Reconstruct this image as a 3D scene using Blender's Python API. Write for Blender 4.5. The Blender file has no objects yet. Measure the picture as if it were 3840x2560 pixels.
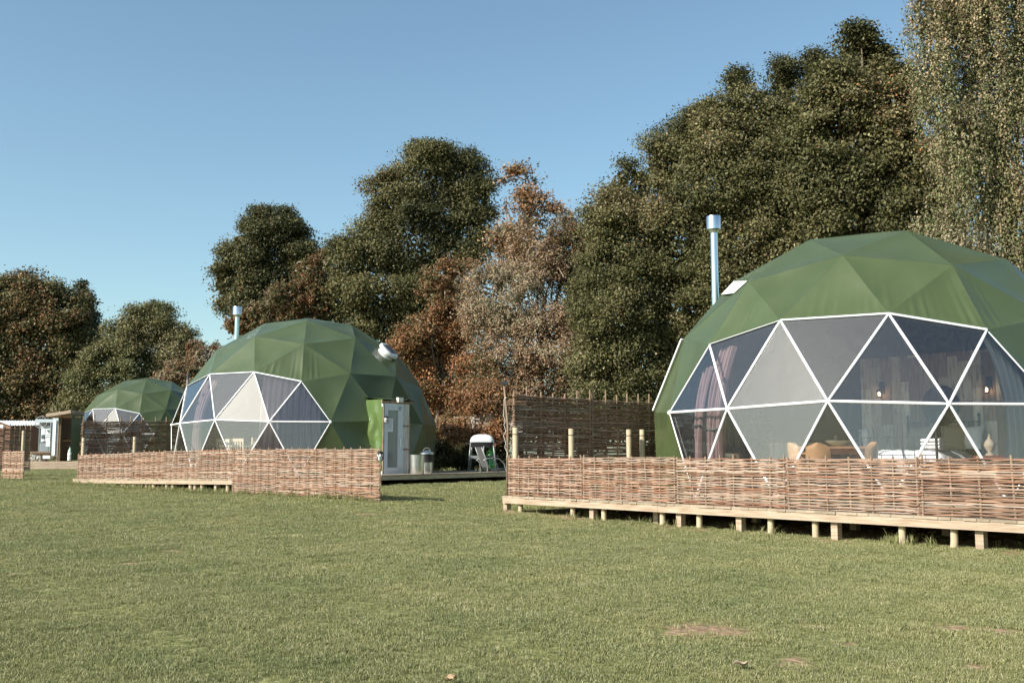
import bpy, math, random
import numpy as np
from mathutils import Vector, Matrix

rng = np.random.default_rng(11)
random.seed(11)
R_ = math.radians
scene = bpy.context.scene
col = scene.collection

# ------------------------------------------------------------------ camera
CAMZ = 1.0
FPX, PITCH = 3902.0, 0.10946           # focal length in pixels of the 3840 px wide photograph
cd = bpy.data.cameras.new('camera'); cam = bpy.data.objects.new('camera', cd); col.objects.link(cam)
cam.location = (0, 0, CAMZ); cam.rotation_euler = (math.pi/2 + PITCH, 0, 0)
cd.sensor_width = 36.0; cd.lens = FPX/3840*36; cd.clip_end = 3000; cd.clip_start = 0.05
scene.camera = cam
_c, _s = math.cos(PITCH), math.sin(PITCH)
def ray(px, py):
    X = (px-1920)/FPX; Y = -(py-1280)/FPX
    return np.array([X, _c - _s*Y, _s + _c*Y])
def at(px, py, y):                      # point seen at a photo pixel, at a known distance
    r = ray(px, py); p = r*(y/r[1]); p[2] += CAMZ; return p
def at_z(px, py, z):                    # point seen at a photo pixel, on a known level
    r = ray(px, py); p = r*((z-CAMZ)/r[2]); p[2] += CAMZ; return p

# ------------------------------------------------------------------ helpers
ORI = {}
def tag(o, label=None, cat=None, group=None, kind=None):
    if label: o['label'] = label
    if cat: o['category'] = cat
    if group: o['group'] = group
    if kind: o['kind'] = kind
    return o
def thing(name, loc, label, cat, group=None):
    o = bpy.data.objects.new(name, None); col.objects.link(o)
    o.empty_display_size = 0.1; o.location = tuple(loc)
    ORI[o.name] = np.array(loc, float)
    return tag(o, label, cat, group)

class MB:
    def __init__(s): s.v = []; s.f = []; s.c = []; s.n = 0
    def add(s, V, F, color=None):
        V = np.asarray(V, float); s.v.append(V)
        for f in F: s.f.append(tuple(int(i)+s.n for i in f))
        s.n += len(V)
        c = np.ones((len(V), 4)); c[:, :3] = (1, 1, 1) if color is None else color
        s.c.append(c); return s
    def hexa(s, P, color=None):         # 8 points: bottom 4 then top 4
        return s.add(P, [(3,2,1,0),(4,5,6,7),(0,1,5,4),(1,2,6,5),(2,3,7,6),(3,0,4,7)], color)
    def box(s, c, size, rz=0, color=None, axes=None):
        c = np.asarray(c, float); hx, hy, hz = [k/2 for k in size]
        if axes is None:
            ax = np.array([[math.cos(rz), math.sin(rz), 0], [-math.sin(rz), math.cos(rz), 0], [0,0,1]])
        else: ax = np.asarray(axes, float)
        L = [(-1,-1,-1),(1,-1,-1),(1,1,-1),(-1,1,-1),(-1,-1,1),(1,-1,1),(1,1,1),(-1,1,1)]
        return s.hexa([c + ax[0]*hx*a + ax[1]*hy*b + ax[2]*hz*d for a,b,d in L], color)
    def beam(s, p0, p1, w, h, color=None, up=(0,0,1)):   # box from p0 to p1, centred on the line
        p0 = np.asarray(p0, float); p1 = np.asarray(p1, float); d = p1-p0; L = np.linalg.norm(d); d /= L
        side = np.cross(up, d); n = np.linalg.norm(side)
        side = np.array([1.,0,0]) if n < 1e-6 else side/n
        u = np.cross(d, side)
        return s.box((p0+p1)/2, (L, w, h), axes=[d, side, u], color=color)
    def tube(s, pts, rad, n=6, caps=True, color=None, flat=1.0):
        pts = np.asarray(pts, float); m = len(pts)
        rad = np.full(m, rad) if np.isscalar(rad) else np.asarray(rad, float)
        tg = np.gradient(pts, axis=0); tg /= np.linalg.norm(tg, axis=1)[:, None] + 1e-12
        ref = np.array([0,0,1.0]) if abs(tg.mean(0)[2]) < 0.85 else np.array([1.0,0,0])
        a = np.cross(tg, ref); a /= np.linalg.norm(a, axis=1)[:, None] + 1e-12
        b = np.cross(tg, a)
        th = np.arange(n)*2*math.pi/n
        V = pts[:,None,:] + rad[:,None,None]*(a[:,None,:]*np.cos(th)[None,:,None] + flat*b[:,None,:]*np.sin(th)[None,:,None])
        F = []
        for i in range(m-1):
            for j in range(n):
                k = (j+1) % n
                F.append((i*n+j, i*n+k, (i+1)*n+k, (i+1)*n+j))
        if caps: F.append(tuple(range(n))[::-1]); F.append(tuple((m-1)*n+j for j in range(n)))
        return s.add(V.reshape(-1,3), F, color)
    def lathe(s, prof, c, n=24, color=None, caps=True, rz=0):
        c = np.asarray(c, float); V = []; F = []
        th = np.arange(n)*2*math.pi/n + rz
        for r, z in prof: V += [(c[0]+r*math.cos(t), c[1]+r*math.sin(t), c[2]+z) for t in th]
        for i in range(len(prof)-1):
            for j in range(n):
                k = (j+1) % n; F.append((i*n+j, i*n+k, (i+1)*n+k, (i+1)*n+j))
        if caps:
            F.append(tuple(range(n))[::-1]); F.append(tuple((len(prof)-1)*n+j for j in range(n)))
        return s.add(V, F, color)
    def ball(s, c, r, n=12, color=None):
        r = np.broadcast_to(np.asarray(r, float), (3,)); V = []; F = []; m = n//2
        for i in range(m+1):
            p = math.pi*i/m
            for j in range(n):
                t = 2*math.pi*j/n
                V.append((c[0]+r[0]*math.sin(p)*math.cos(t), c[1]+r[1]*math.sin(p)*math.sin(t), c[2]-r[2]*math.cos(p)))
        for i in range(m):
            for j in range(n):
                k = (j+1) % n; F.append((i*n+j, i*n+k, (i+1)*n+k, (i+1)*n+j))
        return s.add(V, F, color)
    def grid(s, P, color=None, wrap=False):     # P (m,n,3)
        P = np.asarray(P, float); m, n = P.shape[:2]; F = []
        for i in range(m-1):
            for j in range(n if wrap else n-1):
                k = (j+1) % n; F.append((i*n+j, i*n+k, (i+1)*n+k, (i+1)*n+j))
        return s.add(P.reshape(-1,3), F, color)
    def build(s, name, m, parent=None, smooth=False, label=None):
        V = np.concatenate(s.v); C = np.concatenate(s.c)
        if parent is not None: org = ORI[parent.name]
        else: org = np.array([V[:,0].mean(), V[:,1].mean(), V[:,2].min()])
        me = bpy.data.meshes.new(name); me.from_pydata((V-org).tolist(), [], s.f)
        a = me.color_attributes.new('Col', 'FLOAT_COLOR', 'POINT'); a.data.foreach_set('color', C.ravel())
        me.materials.append(m)
        if smooth: me.polygons.foreach_set('use_smooth', [True]*len(me.polygons))
        me.update()
        o = bpy.data.objects.new(name, me); col.objects.link(o)
        if parent is not None: o.parent = parent
        else: o.location = tuple(org)
        ORI[o.name] = org
        if smooth == 'auto':
            try: me.set_sharp_from_angle(angle=R_(40))
            except Exception: pass
        if label: o['label'] = label
        return o

# ------------------------------------------------------------------ materials
def M(name, base, rough=0.6, spec=0.4, metal=0.0, var=None, scale=4.0, stretch=(1,1,1), bump=0.0, bscale=30.0,
      attr=False, emit=None, detail=4.0, gen=False):
    m = bpy.data.materials.new(name); m.use_nodes = True
    nt = m.node_tree; N = nt.nodes; L = nt.links
    p = N['Principled BSDF']
    p.inputs['Roughness'].default_value = rough; p.inputs['Specular IOR Level'].default_value = spec
    p.inputs['Metallic'].default_value = metal
    p.inputs['Base Color'].default_value = (*base, 1)
    tc = N.new('ShaderNodeTexCoord'); mp = N.new('ShaderNodeMapping'); mp.inputs['Scale'].default_value = stretch
    L.new(tc.outputs['Object'], mp.inputs['Vector'])
    out = None
    if var is not None:
        nz = N.new('ShaderNodeTexNoise'); nz.inputs['Scale'].default_value = scale; nz.inputs['Detail'].default_value = detail
        L.new(mp.outputs[0], nz.inputs['Vector'])
        rp = N.new('ShaderNodeValToRGB'); rp.color_ramp.elements[0].position = .32; rp.color_ramp.elements[1].position = .68
        rp.color_ramp.elements[0].color = (*base, 1); rp.color_ramp.elements[1].color = (*var, 1)
        L.new(nz.outputs['Fac'], rp.inputs['Fac']); out = rp.outputs['Color']
    if attr:
        at_ = N.new('ShaderNodeVertexColor'); at_.layer_name = 'Col'
        if out is None: out = at_.outputs['Color']
        else:
            mx = N.new('ShaderNodeMix'); mx.data_type = 'RGBA'; mx.blend_type = 'MULTIPLY'; mx.inputs[0].default_value = 1
            L.new(out, mx.inputs[6]); L.new(at_.outputs['Color'], mx.inputs[7]); out = mx.outputs[2]
    if out is not None: L.new(out, p.inputs['Base Color'])
    if bump:
        n2 = N.new('ShaderNodeTexNoise'); n2.inputs['Scale'].default_value = bscale; n2.inputs['Detail'].default_value = 5
        L.new(mp.outputs[0], n2.inputs['Vector'])
        b = N.new('ShaderNodeBump'); b.inputs['Strength'].default_value = bump; b.inputs['Distance'].default_value = 0.02
        L.new(n2.outputs['Fac'], b.inputs['Height']); L.new(b.outputs[0], p.inputs['Normal'])
    if emit:
        p.inputs['Emission Color'].default_value = (*emit[0], 1); p.inputs['Emission Strength'].default_value = emit[1]
    return m

def leaf_material(name):
    m = bpy.data.materials.new(name); m.use_nodes = True; nt = m.node_tree; N = nt.nodes; L = nt.links
    p = N['Principled BSDF']; p.inputs['Roughness'].default_value = .55; p.inputs['Specular IOR Level'].default_value = .22
    a = N.new('ShaderNodeVertexColor'); a.layer_name = 'Col'
    t = N.new('ShaderNodeBsdfTranslucent'); mx = N.new('ShaderNodeMixShader'); mx.inputs[0].default_value = .22
    L.new(a.outputs[0], p.inputs['Base Color']); L.new(a.outputs[0], t.inputs['Color'])
    L.new(p.outputs[0], mx.inputs[1]); L.new(t.outputs[0], mx.inputs[2])
    L.new(mx.outputs[0], N['Material Output'].inputs['Surface'])
    return m

def clear_pvc(name, milky=0.05):
    m = bpy.data.materials.new(name); m.use_nodes = True; nt = m.node_tree; N = nt.nodes; L = nt.links
    for n in list(N):
        if n.type != 'OUTPUT_MATERIAL': N.remove(n)
    out = [n for n in N if n.type == 'OUTPUT_MATERIAL'][0]
    tc = N.new('ShaderNodeTexCoord')
    n1 = N.new('ShaderNodeTexNoise'); n1.inputs['Scale'].default_value = 1.6; n1.inputs['Detail'].default_value = 2
    n1.inputs['Distortion'].default_value = 1.2
    wv = N.new('ShaderNodeTexNoise'); wv.inputs['Scale'].default_value = 9; wv.inputs['Detail'].default_value = 6; wv.inputs['Distortion'].default_value = 3.0
    ad = N.new('ShaderNodeMath'); ad.operation = 'MULTIPLY_ADD'; ad.inputs[1].default_value = .22
    L.new(tc.outputs['Object'], n1.inputs['Vector']); L.new(tc.outputs['Object'], wv.inputs['Vector'])
    L.new(wv.outputs['Fac'], ad.inputs[0]); L.new(n1.outputs['Fac'], ad.inputs[2])
    bp = N.new('ShaderNodeBump'); bp.inputs['Strength'].default_value = .08; bp.inputs['Distance'].default_value = .03
    L.new(ad.outputs[0], bp.inputs['Height'])
    # scratches and dust: fine stretched noise
    mp = N.new('ShaderNodeMapping'); mp.inputs['Scale'].default_value = (14, 14, 1.6); mp.inputs['Rotation'].default_value = (.5, .3, .2)
    sc = N.new('ShaderNodeTexNoise'); sc.inputs['Scale'].default_value = 3; sc.inputs['Detail'].default_value = 8; sc.inputs['Roughness'].default_value = .75
    L.new(tc.outputs['Object'], mp.inputs['Vector']); L.new(mp.outputs[0], sc.inputs['Vector'])
    mr = N.new('ShaderNodeMapRange'); mr.inputs['From Min'].default_value = .45; mr.inputs['From Max'].default_value = .75
    mr.inputs['To Min'].default_value = milky*.5; mr.inputs['To Max'].default_value = milky*2.6
    L.new(sc.outputs['Fac'], mr.inputs['Value'])
    tr = N.new('ShaderNodeBsdfTransparent'); tr.inputs['Color'].default_value = (.965,.975,.98,1)
    df = N.new('ShaderNodeBsdfDiffuse'); df.inputs['Color'].default_value = (.75,.80,.84,1)
    m1 = N.new('ShaderNodeMixShader'); L.new(mr.outputs[0], m1.inputs[0]); L.new(tr.outputs[0], m1.inputs[1]); L.new(df.outputs[0], m1.inputs[2])
    gl = N.new('ShaderNodeBsdfGlossy'); gl.inputs['Roughness'].default_value = .018; L.new(bp.outputs[0], gl.inputs['Normal'])
    fr = N.new('ShaderNodeFresnel'); fr.inputs['IOR'].default_value = 1.5; L.new(bp.outputs[0], fr.inputs['Normal'])
    f2 = N.new('ShaderNodeMath'); f2.operation = 'MULTIPLY_ADD'; f2.inputs[1].default_value = 2.5; f2.inputs[2].default_value = .01; f2.use_clamp = True
    L.new(fr.outputs[0], f2.inputs[0])
    g2 = N.new('ShaderNodeBsdfGlossy'); g2.inputs['Roughness'].default_value = .43; L.new(bp.outputs[0], g2.inputs['Normal'])
    m0 = N.new('ShaderNodeMixShader'); m0.inputs[0].default_value = .034; L.new(m1.outputs[0], m0.inputs[1]); L.new(g2.outputs[0], m0.inputs[2])
    m2 = N.new('ShaderNodeMixShader'); L.new(f2.outputs[0], m2.inputs[0]); L.new(m0.outputs[0], m2.inputs[1]); L.new(gl.outputs[0], m2.inputs[2])
    L.new(m2.outputs[0], out.inputs['Surface'])
    return m

def _coat(m, w_, r_):
    p = m.node_tree.nodes['Principled BSDF']; p.inputs['Coat Weight'].default_value = w_; p.inputs['Coat Roughness'].default_value = r_
MAT = dict(
    cover=M('green_pvc', (.054,.076,.027), .37, .65, var=(.063,.087,.033), scale=2.2, stretch=(1,1,.4), bump=.12, bscale=9, attr=True),
    lining=M('dark_lining', (.15,.15,.145), .8, .2, var=(.18,.18,.175), scale=1.2, bump=.2, bscale=5),
    clear=clear_pvc('clear_pvc', .016),
    strut=M('white_steel', (.80,.80,.82), .35, .5, bump=.03),
    hem=M('hem_tape', (.62,.66,.68), .4, .5),
    sheen_paint=M('white_sheen', (.75,.76,.74), .3, .5, var=(.68,.69,.67), scale=3),
    steel=M('brushed_flue', (.62,.68,.74), .22, .5, metal=1.0, bump=.04, bscale=60, var=(.70,.74,.78), scale=6, stretch=(1,1,.2)),
    darksteel=M('dark_flue', (.10,.10,.10), .4, .5, metal=.6),
    pine=M('fresh_pine', (.29,.215,.15), .7, .25, var=(.43,.35,.27), scale=2.5, stretch=(1.2,1.2,14), bump=.12, bscale=12, attr=True),
    oldpine=M('weathered_pine', (.36,.28,.19), .75, .2, var=(.48,.40,.29), scale=3.5, stretch=(1,1,8), bump=.2, bscale=14, attr=True),
    deck=M('deck_board', (.26,.21,.155), .75, .2, var=(.36,.30,.23), scale=5, bump=.15, bscale=20, attr=True),
    round_post=M('round_post_wood', (.40,.32,.215), .7, .25, var=(.50,.42,.30), scale=4, stretch=(5,5,.7), bump=.12, bscale=20, attr=True),
    hazel=M('hazel_rod', (.80,.80,.80), .62, .3, var=(1.15,1.08,1.05), scale=9, bump=.15, bscale=40, attr=True),
    stake=M('hazel_stake', (.22,.15,.105), .65, .25, var=(.29,.21,.15), scale=8, stretch=(4,4,1), bump=.15, bscale=40),
    bark=M('bark', (.10,.085,.065), .85, .15, var=(.18,.16,.13), scale=5, stretch=(3,3,.6), bump=.5, bscale=12, attr=True),
    twig=M('pale_twig', (.42,.38,.33), .8, .2, var=(.52,.47,.41), scale=6, attr=True),
    leaf=leaf_material('leaf'),
    white=M('white_paint', (.78,.79,.80), .5, .4, var=(.72,.73,.74), scale=3),
    upvc=M('white_upvc', (.58,.62,.66), .35, .5),
    glass=M('frosted_glass', (.20,.225,.22), .16, .6, var=(.24,.265,.255), scale=1.2),
    whitewood=M('flaking_white_wood', (.70,.70,.68), .8, .2, var=(.40,.36,.31), scale=3.2, stretch=(16,16,.9), bump=.25, bscale=12),
    barewood=M('bare_brown_wood', (.20,.13,.085), .8, .2, var=(.34,.25,.17), scale=4, stretch=(6,6,1), bump=.3, bscale=15),
    darkwood=M('dark_plank', (.115,.072,.046), .75, .25, var=(.22,.145,.095), scale=2.4, stretch=(9,9,.6), bump=.25, bscale=10, attr=True),
    tarp=M('green_tarp', (.085,.140,.045), .16, .6, var=(.10,.155,.052), scale=3, bump=.25, bscale=4),
    galv=M('galvanised', (.55,.57,.58), .32, .5, metal=1.0, var=(.75,.76,.76), scale=5, stretch=(6,6,.7), bump=.12, bscale=9),
    bbq=M('bbq_enamel', (.56,.58,.60), .22, .5),
    greymetal=M('grey_tube', (.24,.25,.25), .4, .5, metal=.3),
    black=M('black_plastic', (.025,.025,.027), .5, .4),
    sling=M('grey_sling', (.085,.09,.09), .8, .2, var=(.11,.115,.115), scale=30),
    gas=M('green_gas_bottle', (.05,.22,.045), .3, .5, var=(.065,.27,.055), scale=4),
    solar=M('solar_cell', (.025,.032,.045), .2, .6),
    paper=M('paper', (.78,.80,.84), .8, .2),
    ink=M('ink', (.16,.17,.20), .8, .2),
    tan_wood=M('tan_wood', (.46,.27,.13), .45, .4, var=(.36,.20,.095), scale=5, stretch=(1,1,4), bump=.1),
    light_wood=M('light_wood', (.62,.50,.36), .5, .35, var=(.7,.58,.43), scale=4, stretch=(1,1,5)),
    table=M('table_wood', (.30,.16,.085), .45, .4, var=(.42,.24,.13), scale=4, stretch=(1,6,1)),
    bowl=M('green_bowl', (.42,.47,.37), .35, .5),
    linen=M('white_linen', (.82,.82,.84), .85, .1, bump=.25, bscale=6),
    pillow=M('tan_pillow', (.40,.35,.27), .85, .1, bump=.3, bscale=30),
    iron=M('black_iron', (.02,.02,.022), .4, .5),
    curtain=M('pink_brown_curtain', (.52,.37,.37), .8, .15, var=(.58,.43,.43), scale=3),
    mauve=M('mauve_curtain', (.20,.13,.135), .8, .15, var=(.26,.18,.185), scale=3),
    cream=M('cream_curtain', (.72,.66,.60), .85, .1),
    mirror=M('mirror_glass', (.55,.55,.55), .06, .5, metal=1.0),
    bulb=M('warm_bulb', (.9,.7,.4), .3, .4, emit=((1,.66,.32), 9)),
    brass=M('bead_brass', (.55,.42,.22), .3, .5, metal=.8),
    red=M('red_paint', (.42,.10,.06), .5, .4),
    corr=M('corrugated_roof', (.55,.58,.62), .4, .5, metal=.2),
    blueboard=M('pale_blue_paint', (.46,.53,.58), .6, .3, var=(.40,.47,.52), scale=3),
    stone=M('pale_stone', (.40,.39,.36), .85, .2, var=(.22,.21,.19), scale=5, bump=.4, bscale=10),
    shed=M('shed_brown', (.16,.085,.06), .75, .25, var=(.2,.11,.08), scale=3, stretch=(8,8,.7)),
    render_wall=M('pale_render', (.55,.52,.46), .85, .2, var=(.48,.45,.40), scale=3),
    rope=M('white_cord', (.75,.73,.68), .8, .2),
    deadleaf=M('dead_leaf', (.50,.36,.22), .8, .2, var=(.40,.26,.15), scale=10),
    pale=M('pale_leaf', (.34,.27,.20), .8, .2),
    iron_wheel=M('grey_iron', (.25,.26,.27), .6, .4),
    gray_board=M('weathered_grey_board', (.42,.42,.40), .8, .2),
    bottle=M('white_plastic', (.74,.78,.76), .4, .5),
    mint=M('mint_plastic', (.35,.52,.44), .4, .5),
)
_coat(MAT['cover'], .16, .3)
def plank_wall_material():
    m = bpy.data.materials.new('reclaimed_planks'); m.use_nodes = True; nt = m.node_tree; N = nt.nodes; L = nt.links
    p = N['Principled BSDF']; p.inputs['Roughness'].default_value = .8
    a = N.new('ShaderNodeVertexColor'); a.layer_name = 'Col'
    tc = N.new('ShaderNodeTexCoord'); mp = N.new('ShaderNodeMapping'); mp.inputs['Scale'].default_value = (9,9,1.3)
    nz = N.new('ShaderNodeTexNoise'); nz.inputs['Scale'].default_value = 2.2; nz.inputs['Detail'].default_value = 7; nz.inputs['Roughness'].default_value = .65
    L.new(tc.outputs['Object'], mp.inputs['Vector']); L.new(mp.outputs[0], nz.inputs['Vector'])
    rp = N.new('ShaderNodeValToRGB'); rp.color_ramp.elements[0].position = .34; rp.color_ramp.elements[1].position = .50
    rp.color_ramp.elements[0].color = (.52,.44,.38,1); rp.color_ramp.elements[1].color = (1,1,1,1)
    mx = N.new('ShaderNodeMix'); mx.data_type = 'RGBA'; mx.blend_type = 'MULTIPLY'; mx.inputs[0].default_value = 1
    L.new(nz.outputs['Fac'], rp.inputs[0]); L.new(rp.outputs[0], mx.inputs[6]); L.new(a.outputs[0], mx.inputs[7])
    L.new(mx.outputs[2], p.inputs['Base Color'])
    return m
MAT['planks'] = plank_wall_material()

# ------------------------------------------------------------------ sky and sun
SUN_AZ, SUN_EL = R_(57), R_(33.5)         # behind the camera's left shoulder
to_sun = Vector((-math.sin(SUN_AZ)*math.cos(SUN_EL), -math.cos(SUN_AZ)*math.cos(SUN_EL), math.sin(SUN_EL)))
w = bpy.data.worlds.new('World'); scene.world = w; w.use_nodes = True
nt = w.node_tree; bg = nt.nodes['Background']
sky = nt.nodes.new('ShaderNodeTexSky'); sky.sky_type = 'NISHITA'; sky.sun_disc = False
sky.sun_elevation = SUN_EL
sky.sun_rotation = math.atan2(to_sun.x, to_sun.y)
sky.air_density = 1.0; sky.dust_density = 1.2; sky.ozone_density = 1.0; sky.altitude = 50
tint = nt.nodes.new('ShaderNodeMix'); tint.data_type = 'RGBA'; tint.blend_type = 'MULTIPLY'; tint.inputs[0].default_value = 1
tint.inputs[7].default_value = (1.0, 1.13, 1.06, 1); nt.links.new(sky.outputs[0], tint.inputs[6])
nt.links.new(tint.outputs[2], bg.inputs['Color']); bg.inputs['Strength'].default_value = 0.105
sd = bpy.data.lights.new('sun', 'SUN'); sd.energy = 5.0; sd.angle = R_(.53); sd.color = (1, .93, .82)
so = bpy.data.objects.new('sun', sd); col.objects.link(so); so.rotation_euler = to_sun.to_track_quat('Z', 'Y').to_euler()
scene.view_settings.view_transform = 'Standard'; scene.view_settings.look = 'None'
scene.view_settings.exposure = 0.66; scene.view_settings.gamma = 1.0
scene.render.engine = 'CYCLES'
scene.cycles.max_bounces = 8; scene.cycles.transparent_max_bounces = 16
scene.cycles.caustics_reflective = False; scene.cycles.caustics_refractive = False
scene.cycles.use_denoising = True

# ------------------------------------------------------------------ ground
GP = np.array([(0,4,0),(-3,5,.02),(3,5,.0),(-6,9,.06),(5,8.5,0),(0,10,.03),(-.2,17.9,.06),(5.3,10.9,-.005),(3.9,12.7,-.012),(2.6,14.2,.005),(.9,16.5,.03),
    (-2.5,19.8,.137),(-6.1,23.5,.145),(-7.3,24.8,.138),(-8.5,26,.145),(-10,27.6,.155),(-12.6,30.2,.18),(-3.2,26.3,.26),(-.4,29,.30),(-16,35,.2),(-20,45,.26),
    (-27,54,.3),(-20,60,.35),(-30,70,.45),(6.5,18.7,.07),(6,28,.25),(12,20,.1),(12,32,.3),(-6,32,.25),(0,45,.45),(-8,15,.1),
    (-14,22,.15),(-40,60,.45),(-40,90,.6),(0,90,.7),(40,60,.6),(40,90,.8),(25,12,0.),(-25,10,.1),(0,-10,-.1),(0,120,.8),(60,0,.0),(-60,20,.3)], float)
def _tps(r): return np.where(r > 0, r*r*np.log(r + 1e-9), 0)
_n = len(GP); _K = _tps(np.hypot(GP[:,None,0]-GP[None,:,0], GP[:,None,1]-GP[None,:,1])) + np.eye(_n)*.6
_A = np.zeros((_n+3, _n+3)); _A[:_n,:_n] = _K; _A[:_n,_n] = 1; _A[:_n,_n+1:] = GP[:,:2]; _A[_n:,:_n] = _A[:_n,_n:].T
_W = np.linalg.solve(_A, np.r_[GP[:,2], 0, 0, 0])
def ground_z(x, y):
    x = np.atleast_1d(np.asarray(x, float)); y = np.atleast_1d(np.asarray(y, float))
    xc = np.clip(x, -60, 60); yc = np.clip(y, -10, 120)
    z = _W[_n] + _W[_n+1]*xc + _W[_n+2]*yc
    for i in range(_n): z = z + _W[i]*_tps(np.hypot(xc-GP[i,0], yc-GP[i,1]))
    return z
def gz(x, y): return float(ground_z(x, y)[0])
def wob(x, y, s=1.0, ph=0.0):
    return (np.sin(x*1.7*s+1.3+ph)*np.cos(y*1.3*s-.7+ph) + .6*np.sin(x*3.1*s+y*2.3*s+ph) + .4*np.cos(x*5.3*s-y*4.7*s+2*ph) + .25*np.sin(9.1*s*x+2)*np.sin(8.3*s*y+ph))/2.2

# right deck's front line (A) and middle deck's front line (B)
A0 = np.array([-.17, 17.92]); EA = np.array([.619, -.786]); NA = np.array([.786, .619]); ZA = .328
B0 = np.array([-2.46, 19.80]); EB = np.array([-.698, .716]); NB = np.array([.716, .698])
def PA(t, s=0, z=ZA): p = A0 + EA*t + NA*s; return np.array([p[0], p[1], z])
def PB(t, s=0, z=.5): p = B0 + EB*t + NB*s; return np.array([p[0], p[1], z])
def on_line(px, P0, E):
    r = (px-1920)/FPX; return (r*P0[1]-P0[0])/(E[0]-r*E[1])

dirt = []
for px, py, rx in [(1379,1923,.55),(637,2066,.28),(498,2111,.22),(65,2152,.2),(865,1935,.3),(571,1944,.25),(2638,2362,.34),(2540,2372,.22),
                   (2740,2380,.2),(3038,2345,.2),(3585,2357,.22),(3757,2365,.22),(2965,2488,.2),(1969,2043,.3),(3180,2420,.14),(3650,2500,.16),(330,1990,.2),(1500,1990,.2)]:
    p = at_z(px, py, .03); p = at_z(px, py, gz(p[0], p[1])); dirt.append((p[0], p[1], rx*(1 if px == 2638 else .72)))
def dirt_amount(x, y):
    d = np.zeros_like(x)
    for a, b, r in dirt: d = np.maximum(d, np.exp(-(((x-a)/r)**2 + ((y-b)/(r*1.1))**2)))
    q = np.stack([x-A0[0], y-A0[1]], -1); t = q@EA; s = q@NA
    strip = np.exp(-((s+.08)/.36)**2)*np.clip(.75+1.0*wob(x, y, 1.3), 0, 1.3)*((t > .1) & (t < 12))
    under = ((s > .3) & (s < 9) & (t > 0) & (t < 12))*.9
    q = np.stack([x-B0[0], y-B0[1]], -1); tb = q@EB; sb = q@NB
    underb = ((sb > .3) & (sb < 11) & (tb > 5.3) & (tb < 15))*.8
    return np.maximum.reduce([d, strip, under, underb])
def axis(lo, hi, step, far):
    a = list(np.arange(lo, hi+1e-6, step)); s = step; v = hi
    while v < far: s *= 1.22; v += s; a.append(v)
    s = step; v = lo; b = []
    while v > -far: s *= 1.22; v -= s; b.append(v)
    return np.array(b[::-1]+a)
gx = axis(-8, 8, .14, 900); gy = axis(3, 22, .14, 900)
GX, GY = np.meshgrid(gx, gy); fx, fy = GX.ravel(), GY.ravel()
DA = dirt_amount(fx, fy)
_q = np.stack([fx-A0[0], fy-A0[1]], -1); _t = _q@EA; _sA = _q@NA
mound = np.exp(-((_sA-.10)/.17)**2)*np.clip(wob(fx, fy, 1.9, 1.0)+.1, 0, 1)*.10*((_t > 0) & (_t < 12))
GZ = ground_z(fx, fy) + .012*wob(fx, fy, 1.5)*(np.hypot(fx, fy) < 60) + mound
me = bpy.data.meshes.new('lawn'); nx, ny = len(gx), len(gy)
idx = np.arange(nx*ny).reshape(ny, nx)
F = np.stack([idx[:-1,:-1], idx[:-1,1:], idx[1:,1:], idx[1:,:-1]], -1).reshape(-1, 4)
me.from_pydata(np.stack([fx, fy, GZ], 1).tolist(), [], F.tolist())
at_ = me.attributes.new('dirt', 'FLOAT', 'POINT'); at_.data.foreach_set('value', DA)
me.polygons.foreach_set('use_smooth', [True]*len(me.polygons))
lawn = bpy.data.objects.new('lawn', me); col.objects.link(lawn); lawn['kind'] = 'structure'
m = bpy.data.materials.new('lawn_ground'); m.use_nodes = True; nt = m.node_tree; N = nt.nodes; L = nt.links
p = N['Principled BSDF']; p.inputs['Roughness'].default_value = .9; p.inputs['Specular IOR Level'].default_value = .1
tc = N.new('ShaderNodeTexCoord')
def noise(scale, detail=5, vec=None, rough=.55):
    n = N.new('ShaderNodeTexNoise'); n.inputs['Scale'].default_value = scale; n.inputs['Detail'].default_value = detail; n.inputs['Roughness'].default_value = rough
    L.new(vec or tc.outputs['Object'], n.inputs['Vector']); return n.outputs['Fac']
def ramp(fac, stops):
    r = N.new('ShaderNodeValToRGB'); e = r.color_ramp.elements
    e[0].position, e[0].color = stops[0][0], (*stops[0][1], 1); e[1].position, e[1].color = stops[-1][0], (*stops[-1][1], 1)
    for pos, c in stops[1:-1]:
        k = e.new(pos); k.color = (*c, 1)
    L.new(fac, r.inputs[0]); return r.outputs[0]
def mix(f, a, b, mode='MIX'):
    x = N.new('ShaderNodeMix'); x.data_type = 'RGBA'; x.blend_type = mode
    if isinstance(f, float): x.inputs[0].default_value = f
    else: L.new(f, x.inputs[0])
    L.new(a, x.inputs[6]); L.new(b, x.inputs[7]); return x.outputs[2]
g1 = ramp(noise(14, 6), [(.3, (.105,.115,.045)), (.5, (.18,.19,.080)), (.72, (.27,.262,.13))])
g2 = ramp(noise(.55, 3), [(.35, (.85,.88,.82)), (.65, (1.1,1.06,1.0))])
gg = mix(1.0, g1, g2, 'MULTIPLY')
soil = ramp(noise(18, 6), [(.3, (.19,.125,.075)), (.7, (.38,.27,.17))])
da = N.new('ShaderNodeAttribute'); da.attribute_name = 'dirt'
ma = N.new('ShaderNodeMath'); ma.operation = 'MULTIPLY_ADD'; ma.inputs[1].default_value = 1.5; L.new(noise(9, 5), ma.inputs[0]); L.new(da.outputs['Fac'], ma.inputs[2])
mr = N.new('ShaderNodeMapRange'); mr.inputs['From Min'].default_value = 1.15; mr.inputs['From Max'].default_value = 1.6; L.new(ma.outputs[0], mr.inputs['Value'])
L.new(mix(mr.outputs[0], gg, soil), p.inputs['Base Color'])
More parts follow.
